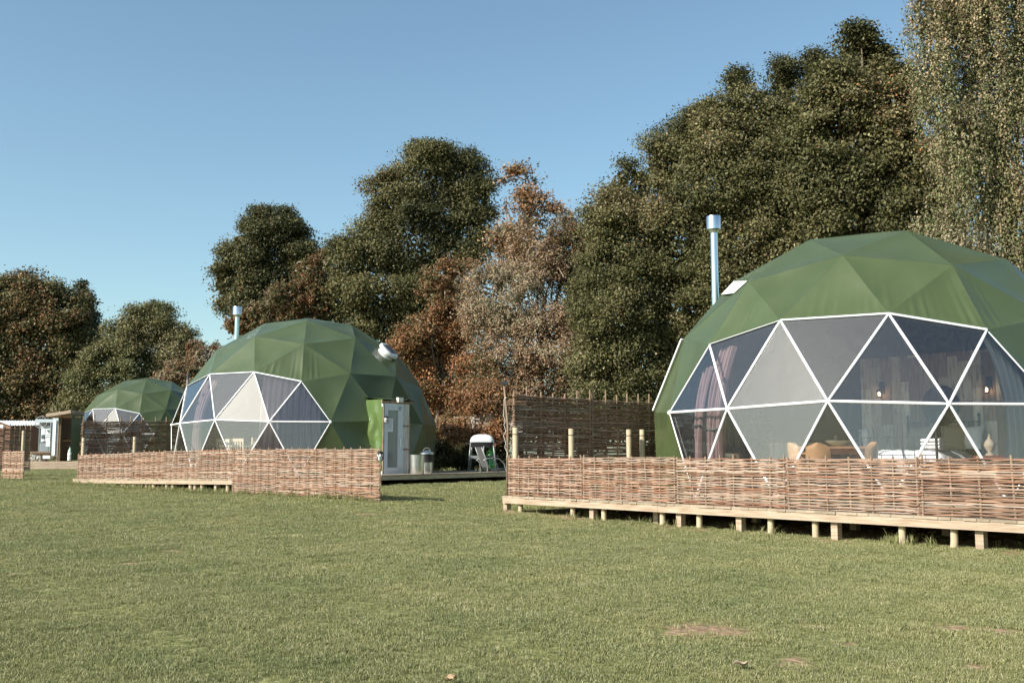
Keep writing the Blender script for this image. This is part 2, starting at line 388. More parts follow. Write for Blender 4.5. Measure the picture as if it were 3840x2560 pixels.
bp = N.new('ShaderNodeBump'); bp.inputs['Strength'].default_value = .9; bp.inputs['Distance'].default_value = .03
L.new(noise(22, 6), bp.inputs['Height']); L.new(bp.outputs[0], p.inputs['Normal'])
me.materials.append(m)

# grass: tufts scattered on the lawn with geometry nodes, one object
def grass_material():
    m = bpy.data.materials.new('grass_blade'); m.use_nodes = True; nt = m.node_tree; N = nt.nodes; L = nt.links
    p = N['Principled BSDF']; p.inputs['Roughness'].default_value = .5; p.inputs['Specular IOR Level'].default_value = .3
    a = N.new('ShaderNodeVertexColor'); a.layer_name = 'Col'
    g = N.new('ShaderNodeNewGeometry'); nz = N.new('ShaderNodeTexNoise'); nz.inputs['Scale'].default_value = .9; nz.inputs['Detail'].default_value = 5
    L.new(g.outputs['Position'], nz.inputs['Vector'])
    rp = N.new('ShaderNodeValToRGB'); rp.color_ramp.elements[0].position = .32; rp.color_ramp.elements[1].position = .66
    rp.color_ramp.elements[0].color = (.84,.89,.78,1); rp.color_ramp.elements[1].color = (1.18,1.12,1.04,1); L.new(nz.outputs[0], rp.inputs[0])
    mx = N.new('ShaderNodeMix'); mx.data_type = 'RGBA'; mx.blend_type = 'MULTIPLY'; mx.inputs[0].default_value = 1
    L.new(a.outputs[0], mx.inputs[6]); L.new(rp.outputs[0], mx.inputs[7])
    t = N.new('ShaderNodeBsdfTranslucent'); ms = N.new('ShaderNodeMixShader'); ms.inputs[0].default_value = .25
    L.new(mx.outputs[2], p.inputs['Base Color']); L.new(mx.outputs[2], t.inputs[0]); L.new(p.outputs[0], ms.inputs[1]); L.new(t.outputs[0], ms.inputs[2])
    L.new(ms.outputs[0], N['Material Output'].inputs['Surface']); return m
GM = grass_material()
def tuft(name, n, rad, hgt, wid, dry=.25):
    V = []; F = []; C = []
    for i in range(n):
        a = rng.uniform(0, 6.28); r = rad*math.sqrt(rng.uniform()); x, y = r*math.cos(a), r*math.sin(a)
        h = hgt*rng.uniform(.55, 1.25); lean = rng.uniform(.15, 1.0)*h; la = rng.uniform(0, 6.28); fa = rng.uniform(0, 6.28)
        wx, wy = math.cos(fa)*wid*rng.uniform(.7,1.2)/2, math.sin(fa)*wid/2; lx, ly = math.cos(la)*lean, math.sin(la)*lean
        b = len(V)
        V += [(x-wx,y-wy,-.008),(x+wx,y+wy,-.008),(x+lx*.4-wx*.8,y+ly*.4-wy*.8,h*.62),(x+lx*.4+wx*.8,y+ly*.4+wy*.8,h*.62),(x+lx,y+ly,h*(.95 if lean < .6*h else .8))]
        F += [(b,b+1,b+3,b+2),(b+2,b+3,b+4)]
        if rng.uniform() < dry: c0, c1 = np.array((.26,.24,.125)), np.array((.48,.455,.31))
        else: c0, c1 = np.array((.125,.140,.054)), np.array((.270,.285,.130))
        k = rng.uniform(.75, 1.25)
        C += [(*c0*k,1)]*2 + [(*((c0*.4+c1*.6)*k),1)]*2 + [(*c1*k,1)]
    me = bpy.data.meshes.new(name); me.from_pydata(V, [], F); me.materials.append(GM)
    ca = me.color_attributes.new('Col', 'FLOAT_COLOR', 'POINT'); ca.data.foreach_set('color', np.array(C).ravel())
    return bpy.data.objects.new(name, me)
def scatter(name, X, Y, S, tufts, zfun, label, cat):
    cc = bpy.data.collections.new(name + '_tufts')
    for t in tufts: cc.objects.link(t)
    Z = zfun(X, Y)
    me = bpy.data.meshes.new(name); me.vertices.add(len(X)); me.vertices.foreach_set('co', np.stack([X, Y, Z], 1).ravel())
    a = me.attributes.new('size', 'FLOAT', 'POINT'); a.data.foreach_set('value', S)
    o = bpy.data.objects.new(name, me); col.objects.link(o); tag(o, label, cat, kind='stuff')
    ng = bpy.data.node_groups.new(name + '_scatter', 'GeometryNodeTree')
    ng.interface.new_socket('Geometry', in_out='INPUT', socket_type='NodeSocketGeometry'); ng.interface.new_socket('Geometry', in_out='OUTPUT', socket_type='NodeSocketGeometry')
    gi = ng.nodes.new('NodeGroupInput'); go = ng.nodes.new('NodeGroupOutput'); ip = ng.nodes.new('GeometryNodeInstanceOnPoints')
    ci = ng.nodes.new('GeometryNodeCollectionInfo'); ci.inputs['Collection'].default_value = cc; ci.inputs['Separate Children'].default_value = True; ci.inputs['Reset Children'].default_value = True
    rv = ng.nodes.new('FunctionNodeRandomValue'); rv.data_type = 'FLOAT_VECTOR'; rv.inputs[0].default_value = (-.15,-.15,0); rv.inputs[1].default_value = (.15,.15,6.283)
    na = ng.nodes.new('GeometryNodeInputNamedAttribute'); na.data_type = 'FLOAT'; na.inputs['Name'].default_value = 'size'
    ng.links.new(gi.outputs[0], ip.inputs['Points']); ng.links.new(ci.outputs[0], ip.inputs['Instance']); ip.inputs['Pick Instance'].default_value = True
    ng.links.new(rv.outputs[0], ip.inputs['Rotation'])
    ng.links.new(na.outputs['Attribute'], ip.inputs['Scale'])
    ng.links.new(ip.outputs[0], go.inputs[0])
    md = o.modifiers.new('scatter', 'NODES'); md.node_group = ng
    return o
X = []; Y = []; S = []
for y0, y1, dens, sc in [(2.0,5.5,2100,.72),(5.5,8,1600,.76),(8,12,950,.88),(12,18,430,1.05),(18,30,130,1.35),(30,62,34,1.9)]:
    area = (y1*y1-y0*y0)/2*1.12*1.4; n = int(area*dens)
    y = np.sqrt(rng.uniform(y0*y0, y1*y1, n)); x = rng.uniform(-.56, .56, n)*y*1.25 + rng.uniform(-1.2, 1.2, n)
    X.append(x); Y.append(y); S.append(sc*rng.uniform(.6, 1.25, n))
X = np.concatenate(X); Y = np.concatenate(Y); S = np.concatenate(S)
keep = (dirt_amount(X, Y) + .3*wob(X, Y, 7.0) + rng.normal(0, .16, len(X))) < .58
cl = wob(X, Y, 2.2, .5) + .6*wob(X, Y, 6.1, 2.0)           # denser and thinner areas
keep &= rng.uniform(size=len(X)) < np.clip(.72 + .5*cl, .22, 1)
S = S*np.clip(1 + .28*cl, .6, 1.45)
X, Y, S = X[keep], Y[keep], S[keep]
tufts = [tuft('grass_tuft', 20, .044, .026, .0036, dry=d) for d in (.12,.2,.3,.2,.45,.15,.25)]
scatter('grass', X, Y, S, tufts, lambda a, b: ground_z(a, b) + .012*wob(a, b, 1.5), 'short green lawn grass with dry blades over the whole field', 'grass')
# taller weeds under the deck edges
t = rng.uniform(0, 11, 420); s = rng.normal(.02, .16, 420); q = A0[None] + EA[None]*t[:,None] + NA[None]*s[:,None]
kk = wob(q[:,0], q[:,1], 1.6, 2.0) > -.05
t2 = rng.uniform(5.2, 14.5, 500); s2 = rng.normal(-.05, .2, 500); q2 = B0[None] + EB[None]*t2[:,None] + NB[None]*s2[:,None]
t3 = rng.uniform(0, 5.2, 260); s3 = rng.normal(-.02, .1, 260); q3 = B0[None] + EB[None]*t3[:,None] + NB[None]*s3[:,None]
qq = np.concatenate([q[kk], q2, q3])
scatter('weeds', qq[:,0], qq[:,1], rng.uniform(.4, 1.05, len(qq)), [tuft('weed_tuft', 12, .05, .15, .008, .2) for _ in range(4)], lambda a, b: ground_z(a, b), 'taller grass and weeds along the fence feet and deck edges', 'weeds')

# ------------------------------------------------------------------ woven hurdles
def hurdle(p0, p1, za, zb, h, label, group, ns=8, pitch=.0245, rr=.0110, seg=3, ha=None, dense=1.0, below=0.03, above=.045, name='woven_hurdle', tone=1.0):
    """p0,p1: xy ends; za,zb: foot heights there."""
    p0 = np.array(p0[:2]); p1 = np.array(p1[:2]); d = p1-p0; Ln = np.linalg.norm(d); d = d/Ln; nrm = np.array([d[1], -d[0]])
    root = thing(name, (*p0, za), label, 'fence panel', group)
    h0, h1 = (h, h) if ha is None else ha
    us = np.linspace(.02, Ln-.02, ns) + np.r_[0, rng.normal(0, .02, ns-2), 0]
    for i, u in enumerate(us):
        f = u/Ln; zb_ = za+(zb-za)*f; hh = h0+(h1-h0)*f; q = p0+d*u; r = rr*rng.uniform(1.2, 1.5); jx = rng.normal(0, .006, 2)
        b = MB(); top = hh + above*rng.uniform(.5, 1.3)
        b.tube([(q[0]-jx[0], q[1], zb_-below), (q[0], q[1], zb_+hh*.5), (q[0]+jx[0], q[1]+jx[1], zb_+top)], [r*1.05, r, r*.95], 7)
        b.build('stake', MAT['stake'], root, smooth='auto')
    b = MB(); rows = int(max(h0, h1)/pitch)
    pal = np.array([(.40,.285,.215),(.37,.225,.15),(.44,.335,.265),(.30,.19,.13),(.49,.395,.32),(.38,.25,.18),(.29,.155,.10),(.42,.315,.25)])*tone
    nseg = (ns-1)*seg+1
    uu = np.interp(np.arange(nseg)/seg, np.arange(ns), us)
    uu = np.r_[us[0]-.05*rng.uniform(.4,1), uu, us[-1]+.05]
    ph = np.r_[-.4, np.arange(nseg)/seg, ns-1+.4]
    for k in range(rows):
        fk = (k+.6)/rows
        for dup in range(2 if rng.uniform() < .35*dense else 1):
            sgn = 1 if (k+dup) % 2 else -1
            off = sgn*np.cos(ph*math.pi)*rr*1.35 + rng.normal(0, .002, len(ph))
            wv = rng.normal(0, pitch*.28, 4); zz = np.interp(ph, np.linspace(-.5, ns, 4), wv) + rng.normal(0, pitch*.12, len(ph)) + dup*pitch*.45
            f = np.clip(uu/Ln, 0, 1); z = za+(zb-za)*f + (h0+(h1-h0)*f)*fk + zz
            u2 = uu.copy(); u2[0] -= rng.uniform(-.03, .02); u2[-1] += rng.uniform(-.04, .02)
            P = np.stack([p0[0]+d[0]*u2+nrm[0]*off, p0[1]+d[1]*u2+nrm[1]*off, z], 1)
            r0 = rr*rng.uniform(.72, 1.15); r1 = r0*rng.uniform(.55, 1.0)
            rad = np.linspace(r0, r1, len(P)) if rng.uniform() < .5 else np.linspace(r1, r0, len(P))
            b.tube(P, rad, 5, caps=True, color=pal[rng.integers(len(pal))]*rng.uniform(.75, 1.2))
    b.build('weave', MAT['hazel'], root, smooth=True)
    return root

# ------------------------------------------------------------------ decks
def deck(name, label, FL, FR, BR, BL, bw=.145, fas=.15, sides=()):
    FL, FR, BR, BL = [np.asarray(p, float) for p in (FL, FR, BR, BL)]
    root = thing(name, FL - (0,0,.5), label, 'deck')
    n = int(np.linalg.norm((FR-FL)[:2])/bw); b = MB(); nz = np.array([0,0,.028])
    for i in range(n):
        f0 = i/n; f1 = (i+1)/n - .004/np.linalg.norm((FR-FL)[:2])
        j = rng.uniform(-.012, .006); inw = (BL-FL)/np.linalg.norm(BL-FL)
        a, c, e, g = FL+(FR-FL)*f0, FL+(FR-FL)*f1, BL+(BR-BL)*f1, BL+(BR-BL)*f0
        a = a+inw*j; c = c+inw*j
        k = rng.uniform(.8, 1.15); b.hexa([a-nz, c-nz, e-nz, g-nz, a, c, e, g], (k, k*.99, k*.97))
    b.build('decking', MAT['deck'], root)
    return root
def fascia(root, p0, p1, h=.095, th=.045, drop=.03, inset=.03, inward=None, mat='pine', joint=None, name='fascia_beam'):
    p0 = np.asarray(p0, float); p1 = np.asarray(p1, float); iw = np.asarray(inward, float)
    pts = [p0, p1] if joint is None else [p0, p0+(p1-p0)*joint, p1]
    for a, c in zip(pts[:-1], pts[1:]):
        b = MB(); o = np.array([iw[0]*inset, iw[1]*inset, -drop-h/2]); k = rng.uniform(.93, 1.05)
        L_ = (c-a)/np.linalg.norm(c-a)
        b.beam(a+o+L_*.002, c+o-L_*.002, th, h, (k, k, k)); b.build(name, MAT[mat], root)
def post(root, p, ztop, kind, w=.1, mat='round_post', face=None):
    z0 = gz(p[0], p[1])-.06; b = MB(); k = rng.uniform(.9, 1.1)
    if kind == 'r': b.tube([(p[0]+rng.normal(0,.008), p[1], z0), (p[0], p[1], (z0+ztop)/2), (p[0], p[1], ztop)], [w*.55, w*.53, w*.52], 14, color=(k,k,k))
    else: b.box((p[0], p[1], (z0+ztop)/2), (w, w, ztop-z0), rz=math.atan2(face[1], face[0]), color=(k,k,k))
    b.build('post', MAT['round_post' if kind == 'r' else 'pine'], root, smooth='auto' if kind == 'r' else False)

dA = deck('timber_deck', 'raised pale timber deck on short posts under the nearest dome', PA(0), PA(11), PA(11, 9.6), PA(0, 9.6))
fascia(dA, PA(.0), PA(11), inward=NA, joint=.33)
fascia(dA, PA(0, .09), PA(0, 9.6), inward=EA)
for px, k, s in [(1902,'s',.1),(1952,'r',.11),(2146,'r',.11),(2222,'s',.12),(2261,'r',.11),(2459,'s',.3),(2478,'r',.11),(2545,'s',.12),(2614,'r',.11),
              (2767,'s',.12),(2878,'r',.11),(3043,'r',.11),(3120,'s',.12),(3363,'r',.11),(3555,'r',.11),(3655,'s',.12),(3900,'r',.11)]:
    t = on_line(px, A0+NA*s, EA); q = PA(t, s); post(dA, q, ZA-.125, k, .092 if k == 's' else .078, face=EA)
for t in np.arange(1.2, 10.5, 1.5):
    for s in (1.6, 3.4): post(dA, PA(t+rng.uniform(-.2,.2), s), ZA-.125, 's', .1, face=EA)
tA = [0.02] + [on_line(px, A0+NA*.12, EA) for px in (2183,2531,2940,3436)] + [9.75, 11.6]
names = ['low woven hurdle at the far corner end of the near deck','low woven hurdle second from the corner of the near deck, below the green cover edge',
         'low woven hurdle under the left half of the big dome window','low woven hurdle in front of the dining table in the near dome',
         'low woven hurdle in front of the iron bed, at the near right end','low woven hurdle past the iron bed, cut by the right edge']
for i in range(len(tA)-1):
    hurdle(PA(tA[i]+.012, .12), PA(tA[i+1]-.012, .12), ZA+.004, ZA+.004, .63, names[i], 'low hurdles along the near deck', ns=[8,8,8,7,7,7][i], ha=(.63, .63), pitch=.0190, tone=.77)
for i in range(4):
    hurdle(PA(.03, .22+i*1.84), PA(.03, .22+i*1.84+1.81), ZA+.004, ZA+.004, 1.70, ['tall dark woven hurdle at the front corner of the near deck','tall dark woven hurdle second from the corner of the near deck',
        'tall dark woven hurdle ending at the left flank of the near dome','tall dark woven hurdle hidden behind the left flank of the near dome'][i], 'tall hurdles screening the near deck', ns=7, above=.14, pitch=.0235, rr=.0125, tone=.72)

# middle deck
zb = lambda t: .488 - .015*(t-5.2)
ZB = .505
dB = deck('timber_deck', 'long timber deck on many short posts under the middle dome', PB(14.65, 0, zb(14.65)), PB(5.2, 0, zb(5.2)), PB(5.2, 11.6, .585), PB(14.65, 11.6, .45))
fascia(dB, PB(14.65, 0, zb(14.65)), PB(5.2, 0, zb(5.2)), inward=NB, joint=.42)
fascia(dB, PB(5.2, .09, zb(5.2)), PB(5.2, 11.6, .585), inward=EB, mat='oldpine', joint=.52)
for px, k, s in [(400,'r',.1),(412,'s',.2),(475,'r',.1),(486,'s',.12),(516,'r',.1),(566,'s',.12),(590,'r',.1),(639,'r',.1),(664,'s',.12),(690,'s',.5),(727,'r',.1),(747,'s',.12),(770,'r',.1),(824,'s',.12),(866,'r',.1),(896,'r',.1),(908,'s',.1)]:
    t = on_line(px, B0+NB*s, EB); post(dB, PB(t, s), zb(t)-.125, k, .1, face=EB)
for s in (2.2, 3.9, 5.4, 6.8, 8.2, 9.8): post(dB, PB(5.3, s), .3, 's', .1, face=EB)
for t in np.arange(6, 14, 1.3): post(dB, PB(t, 1.5), zb(t)-.125, 's', .1, face=EB)
tB = [0, 1.83, 3.66, 5.49, 7.32, 9.15, 10.98, 12.81, 14.62]
tops = [1.13, 1.13, 1.14, 1.155, 1.13, 1.105, 1.075, 1.045, 1.02]
lb = ['waist high woven hurdle standing on grass at the free end below the door','waist high woven hurdle on grass, middle one of the three on the lawn','waist high woven hurdle on grass where the middle deck fascia begins',
      'low woven hurdle under the ladder back chairs in the middle dome','low woven hurdle below the clear window left half of the middle dome','low woven hurdle just left of the middle dome window',
      'low woven hurdle below the dark tall panels of the middle deck','low woven hurdle at the far left end of the middle deck']
for i in range(8):
    a, c = tB[i]+.012, tB[i+1]-.012
    ga, gc = [(gz(*PB(t)[:2])+.02 if t < 5.4 else zb(t)+.004) for t in (a, c)]
    if i == 2: gc = ga
    hurdle(PB(c, .12 if i > 2 else -.03), PB(a, .12 if i > 2 else -.03), gc, ga, .7, lb[i], 'hurdles along the middle deck', ns=7, ha=(tops[i+1]-gc, tops[i]-ga), pitch=.0205, rr=.0118, seg=2, tone=.78, above=.05, below=.09 if i < 3 else .03)
for i in range(3):
    s0 = .2+i*1.84; hurdle(PB(14.6, s0), PB(14.6, s0+1.81), .30+i*.06, .36+i*.06, 1.70, ['tall dark woven hurdle at the far corner of the middle deck','tall dark woven hurdle running behind the left edge of the middle dome','tall dark woven hurdle hidden behind the middle dome'][i],
        'tall hurdles screening the middle deck', ns=6, above=.16, pitch=.0245, rr=.0128, seg=2, tone=.72)

# ------------------------------------------------------------------ geodesic domes
def geo3():
    P = [np.array([0,0,1.0])]; a = math.atan(.5)
    for k in range(5): P.append(np.array([math.cos(a)*math.cos(k*.4*math.pi), math.cos(a)*math.sin(k*.4*math.pi), math.sin(a)]))
    for k in range(5):
        t = (k+.5)*.4*math.pi; P.append(np.array([math.cos(a)*math.cos(t), math.cos(a)*math.sin(t), -math.sin(a)]))
    P.append(np.array([0,0,-1.0])); F = []
    for k in range(5):
        n = (k+1) % 5; F += [(0,1+k,1+n),(1+k,6+k,1+n),(1+n,6+k,6+n),(11,6+n,6+k)]
    V = {}; Ls = []; T = []
    def add(p):
        p = p/np.linalg.norm(p); key = tuple(np.round(p, 4)+0.0)
        if key not in V: V[key] = len(Ls); Ls.append(p)
        return V[key]
    for a_, b_, c_ in F:
        A, B, C = P[a_], P[b_], P[c_]; g = {}
        for i in range(4):
            for j in range(4-i): g[i,j] = add(A+(B-A)*i/3+(C-A)*j/3)
        for i in range(3):
            for j in range(3-i):
                T.append((g[i,j], g[i+1,j], g[i,j+1]))
                if i+j < 2: T.append((g[i+1,j], g[i+1,j+1], g[i,j+1]))
    return np.array(Ls), T
GV, GT = geo3()
GPOL = np.degrees(np.arccos(GV[:,2])); GAZ = np.degrees(np.arctan2(GV[:,1], GV[:,0])) % 360
def in_window(tri):
    """the clear front: hubs of the rows 60, 80 and 100 degrees from the top, within the front sector (local azimuth 180)."""
    for i in tri:
        p = GPOL[i]; d = abs((GAZ[i]-180+180) % 360 - 180)
        if p < 55: return False
        lim = 37.5 if p < 66 else (49 if p < 90 else 37.5)
        if d > lim: return False
    return True
RAD = 4.0
def dome(center, yaw, label, flue, flue_mat='steel', vent=None, cap=True, side_frame=False, sheen=True, wr=1.0, door=None):
    cx, cy, cz = center; base = cz - .18*RAD
    root = thing('geodesic_dome', (cx, cy, base), label, 'dome tent', 'green dome tents on timber decks')
    c, s = math.cos(yaw), math.sin(yaw)
    def W(P):
        P = np.asarray(P, float); return np.stack([cx+P[...,0]*c-P[...,1]*s, cy+P[...,0]*s+P[...,1]*c, cz+P[...,2]], -1)
    tris = [t for t in GT if all(GPOL[i] < 102 for i in t)]
    win = [t for t in tris if in_window(t)]; cov = [t for t in tris if not in_window(t)]
    # cover: every facet a slightly sagging, slightly wrinkled sheet of its own
    b = MB()
    for t in cov:
        g_ = GV[list(t)].mean(0); gp = math.degrees(math.acos(g_[2]/np.linalg.norm(g_))); ga = math.degrees(math.atan2(g_[1], g_[0])) % 360
        n = 40 if (abs(ga-180) < 58 and 36 < gp < 66 and cy < 40) else 14
        A, B, C = [GV[i]*RAD for i in t]; nrm = np.cross(B-A, C-A); nrm /= np.linalg.norm(nrm)
        if nrm@(A+B+C) < 0: nrm = -nrm
        pts = []; ids = {}
        ph = rng.uniform(0, 6.28, 3)
        for i in range(n+1):
            for j in range(n+1-i):
                u, v = i/n, j/n; ww = 1-u-v; q = A+(B-A)*u+(C-A)*v
                r_ = np.linalg.norm(q); pol = math.degrees(math.acos(q[2]/r_)); az = math.degrees(math.atan2(q[1], q[0])) % 360
                dd = abs(az-180); d = -.035*27*u*v*ww
                edge = min(1, 8*min(u, v, ww)+.15)
                if dd < 44 and 38 < pol < 64:                       # hanging folds above the window
                    m_ = max(0, (pol-42)/20)**1.3
                    d += wr*edge*.012*m_*max(-.5, math.sin(az*2.3+2.2*math.sin(az*.23+ph[0])+.03*pol)+.7*math.sin(az*3.9+1.5*math.sin(az*.4)+ph[1]))*(.55+.45*math.sin(az*.5+ph[2]))
                d += wr*edge*.007*math.sin(q[0]*4+q[2]*5+ph[2])*math.sin(q[1]*4.3+ph[0])
                if GPOL[list(t)].max() > 95 and abs(az-105) < 40: d += .010*edge*math.sin(q[0]*9+q[1]*7+q[2]*6)
                ids[i,j] = len(pts); pts.append(q+nrm*d)
        F = []
        for i in range(n):
            for j in range(n-i):
                F.append((ids[i,j], ids[i+1,j], ids[i,j+1]))
                if i+j < n-1: F.append((ids[i+1,j], ids[i+1,j+1], ids[i,j+1]))
        P = W(np.array(pts)); f0 = F[0]
        if np.cross(P[f0[1]]-P[f0[0]], P[f0[2]]-P[f0[0]]) @ (P[f0[0]]-np.array(center)) < 0: F = [f[::-1] for f in F]
        k = rng.uniform(.93, 1.05); b.add(P, F, (k, k, k))
    # ground skirt under the cover
    ring = sorted([i for i in range(len(GV)) if 98 < GPOL[i] < 102], key=lambda i: GAZ[i])
    for i, j in zip(ring, ring[1:]+ring[:1]):
        A, B = GV[i]*RAD, GV[j]*RAD; o = np.array([0,0,-.22])
        b.add(W(np.array([A, B, B+o, A+o])), [(0,1,2,3)])
    b.build('cover', MAT['cover'], root, smooth=True)
    lb_ = MB()
    for t in cov: lb_.add(W(GV[list(t)]*(RAD-.09)), [(0,1,2)])
    lb_.build('lining', MAT['lining'], root)
    fl = MB(); th = np.arange(30)*math.pi/15
    fl.lathe([(3.8,0),(3.8,.06)], (cx, cy, base-.02), 30); fl.build('floor', MAT['light_wood'], root)
    # clear window, struts and hubs
    wb = MB()
    for t in win: wb.add(W(GV[list(t)]*RAD), [(0,1,2)] if np.cross(*(GV[t[1]]-GV[t[0]], GV[t[2]]-GV[t[0]]))@GV[t[0]] > 0 else [(2,1,0)])
    win_o = wb.build('window', MAT['clear'], root)
    ed = {}
    for t in win:
        for i, j in ((0,1),(1,2),(2,0)):
            e = tuple(sorted((t[i], t[j]))); ed[e] = ed.get(e, 0)+1
    hubs = set()
    for (i, j), cnt in ed.items():
        A, B = GV[i]*(RAD+.004), GV[j]*(RAD+.004)
        if GPOL[i] > 95 and GPOL[j] > 95: continue
        hubs.add(i); hubs.add(j)
        top = GPOL[i] < 66 and GPOL[j] < 66
        if cnt == 1 and (top):                                      # hem of the cover along the window's upper edge
            hb = MB(); hb.beam(W(GV[i]*(RAD+.012)), W(GV[j]*(RAD+.012)), .035, .012, up=GV[i]); hb.build('hem', MAT['hem'], win_o)
            continue
        if cnt == 1: A, B = GV[i]*(RAD-.005), GV[j]*(RAD-.005)
        f = np.array([0,.05,.14,.5,.86,.95,1])[:,None]; P = W(A+(B-A)*f)
        sb = MB(); sb.tube(P, np.array([.014,.019,.0225,.0225,.0225,.019,.014])*(1 if cnt > 1 else .6), 8); sb.build('strut', MAT['strut'], win_o, smooth=True)
    for i in hubs:
        if GPOL[i] > 95 or GPOL[i] < 66: continue
        hb = MB(); hb.ball(W(GV[i]*(RAD-.012)), (.046,.046,.046), 10); hb.build('hub', MAT['strut'], win_o, smooth=True)
    if sheen:  # flat white patch painting the sheen on the facet by the flue
        az0 = R_(flue[3])
        for t in cov:
            m_ = GV[list(t)].mean(0); pol = math.degrees(math.acos(m_[2]/np.linalg.norm(m_)))
            az = math.degrees(math.atan2(m_[1], m_[0])) % 360
            if 42 < pol < 54 and abs(az-sheen) < 6:
                fb = MB(); Q = sorted((GV[list(t)]*(RAD+.015)).tolist(), key=lambda q_: -q_[2]); Q = np.array(Q); a_, c_, e_ = Q; c_ = Q[1]; a_ = Q[0]
                fb.add(W(np.array([a_+(c_-a_)*.05, a_+(c_-a_)*.97, c_+(e_-c_)*.21, a_+(e_-a_)*.25])), [(0,1,2,3)]); fb.build('sheen_patch', MAT['sheen_paint'], root)
    # flue
    fx_, fy_, ftop, _ = flue; fr = .076
    zb_ = cz + math.sqrt(max(.1, RAD**2-(fx_-cx)**2-(fy_-cy)**2)) - .5
    fb = MB(); fb.tube([(fx_, fy_, zb_), (fx_, fy_, ftop-.30)], fr, 20); fb.lathe([(fr+.006,-.02),(fr+.006,.02)], (fx_, fy_, zb_+(ftop-zb_)*.42), 20)
    fo = fb.build('flue', MAT[flue_mat], root, smooth='auto')
    if cap:
        cb = MB(); cb.lathe([(fr+.02,-.34),(fr+.03,-.30),(fr*1.95,-.27),(fr*1.98,-.02),(fr*1.9,0),(fr*.2,.012)], (fx_, fy_, ftop), 24); cb.build('flue_cap', MAT[flue_mat], fo, smooth='auto')
    else:
        cb = MB(); cb.lathe([(fr+.05,-.06),(fr+.05,0),(.02,.03)], (fx_, fy_, ftop), 20); cb.tube([(fx_, fy_, ftop-.34), (fx_, fy_, ftop-.06)], fr, 16); cb.build('flue_cap', MAT['darksteel'], fo, smooth='auto')
    # solar roof vent
    if vent is not None:
        vp = np.asarray(vent, float); nn = vp-np.array(center); nn /= np.linalg.norm(nn)
        rr = ray_hit = RAD*.965; vp = np.array(center)+nn*(rr+.0)
        q = Vector(nn).to_track_quat('Z', 'Y').to_matrix(); ax = np.array(q).T
        def rot(b_):
            for k in range(len(b_.v)): b_.v[k] = b_.v[k]@ax + vp
            return b_
        vb = rot(MB().lathe([(.27,-.02),(.27,.03),(.19,.05),(.19,.10)], (0,0,0), 28)); vo = vb.build('roof_vent', MAT['white'], root, smooth='auto')
        hb = rot(MB().lathe([(.19,.08),(.29,.10),(.32,.12),(.32,.185),(.29,.215),(.1,.222)], (0,0,0), 28)); hb.build('vent_hood', MAT['white'], vo, smooth='auto')
        pb = rot(MB().box((0,0,.228), (.36,.36,.02))); pb.build('solar_panel', MAT['solar'], vo)
    if side_frame:
        # white zipped flap frame on the facet left of the window
        i, j = side_frame; A, B = GV[i]*(RAD+.03), GV[j]*(RAD+.03)
        sb = MB(); sb.beam(W(A+(B-A)*.03), W(A+(B-A)*.97), .05, .03, up=GV[i]); sb.beam(W(A*.985+(B-A)*.04), W(A*.985+(B-A)*.96), .03, .02, up=GV[i]); sb.build('flap_frame', MAT['strut'], root)
    return root, W

CA = np.array([6.516, 18.722, 1.048]); CB = np.array([-6.264, 31.858, 1.225]); CC = np.array([-20.95, 59.96, 1.494])
YA, YB, YC = 1.07148, R_(62.46), R_(66.57)
fa = at(2676, 812, 20.75); fb_ = at(891, 1150, 33.8); fc = at(705, 1403, 60.5)
def on_dome(px, py, C):
    r = ray(px, py); r /= np.linalg.norm(r); o = np.array([0,0,CAMZ])-C; bq = o@r; cq = o@o-(RAD*.97)**2
    return np.array([0,0,CAMZ]) + r*(-bq-math.sqrt(max(0, bq*bq-cq)))
domeA, WA = dome(CA, YA, 'large green geodesic dome nearest the camera, with bed behind its clear window', (fa[0], fa[1], fa[2], 80), side_frame=(32,34), sheen=124.5)
domeB, WB = dome(CB, YB, 'middle green geodesic dome with white roof vent and a glazed door', (fb_[0], fb_[1], fb_[2], 80), vent=on_dome(1447, 1328, CB), sheen=False)
domeC, WC = dome(CC, YC, 'farthest green geodesic dome behind the dark woven screen', (fc[0], fc[1], fc[2], 80), flue_mat='greymetal', cap=False, vent=CC + np.array([-3.35, -1.0, 1.65]), sheen=False)
# ------------------------------------------------------------------ things inside and around the domes
def curtain(C, W, az0, az1, ztop, label, mat, zbot=-.66, folds=9, amp=.05, rf=.925, gather=0.0, tie=None):
    m, n = 22, folds*8+1; P = np.zeros((m, n, 3))
    for i in range(m):
        z = ztop+(zbot-ztop)*i/(m-1); r = rf*math.sqrt(RAD**2-z*z)
        g = 1-gather*math.sin(math.pi*min(1, i/(m-1)*1.1))
        for j in range(n):
            u = j/(n-1); a = R_(az0+(az1-az0)*((u-.5)*g+.5))
            fr = r + amp*math.sin(u*folds*2*math.pi+.5*math.sin(i*.25)) + .02*math.sin(u*23+i*.2)
            P[i,j] = (fr*math.cos(a), fr*math.sin(a), z)
    P = W(P); b = MB().grid(P); b.grid(P[:, ::-1]-np.array([C[0]*0, 0, 0])+ (np.array(C)-P.mean((0,1)))*.003)
    root = thing('curtain', (P[...,0].mean(), P[...,1].mean(), P[...,2].min()), label, 'curtain')
    b.build('fabric', MAT[mat], root, smooth=True)
    if tie is not None:
        i = int((ztop-tie)/(ztop-zbot)*(m-1)); Q = P[i]+(P[i]-np.array(C))*.012; Q[:,2] = P[i][:,2]
        MB().tube(Q[::4], .022, 6).build('tie_band', MAT['black'], root)
    return root
curtain(CA, WA, 139.5, 142.5, 1.45, 'narrow mauve curtain hanging at the left edge of the near dome window', 'mauve', folds=3, amp=.05, tie=.35)
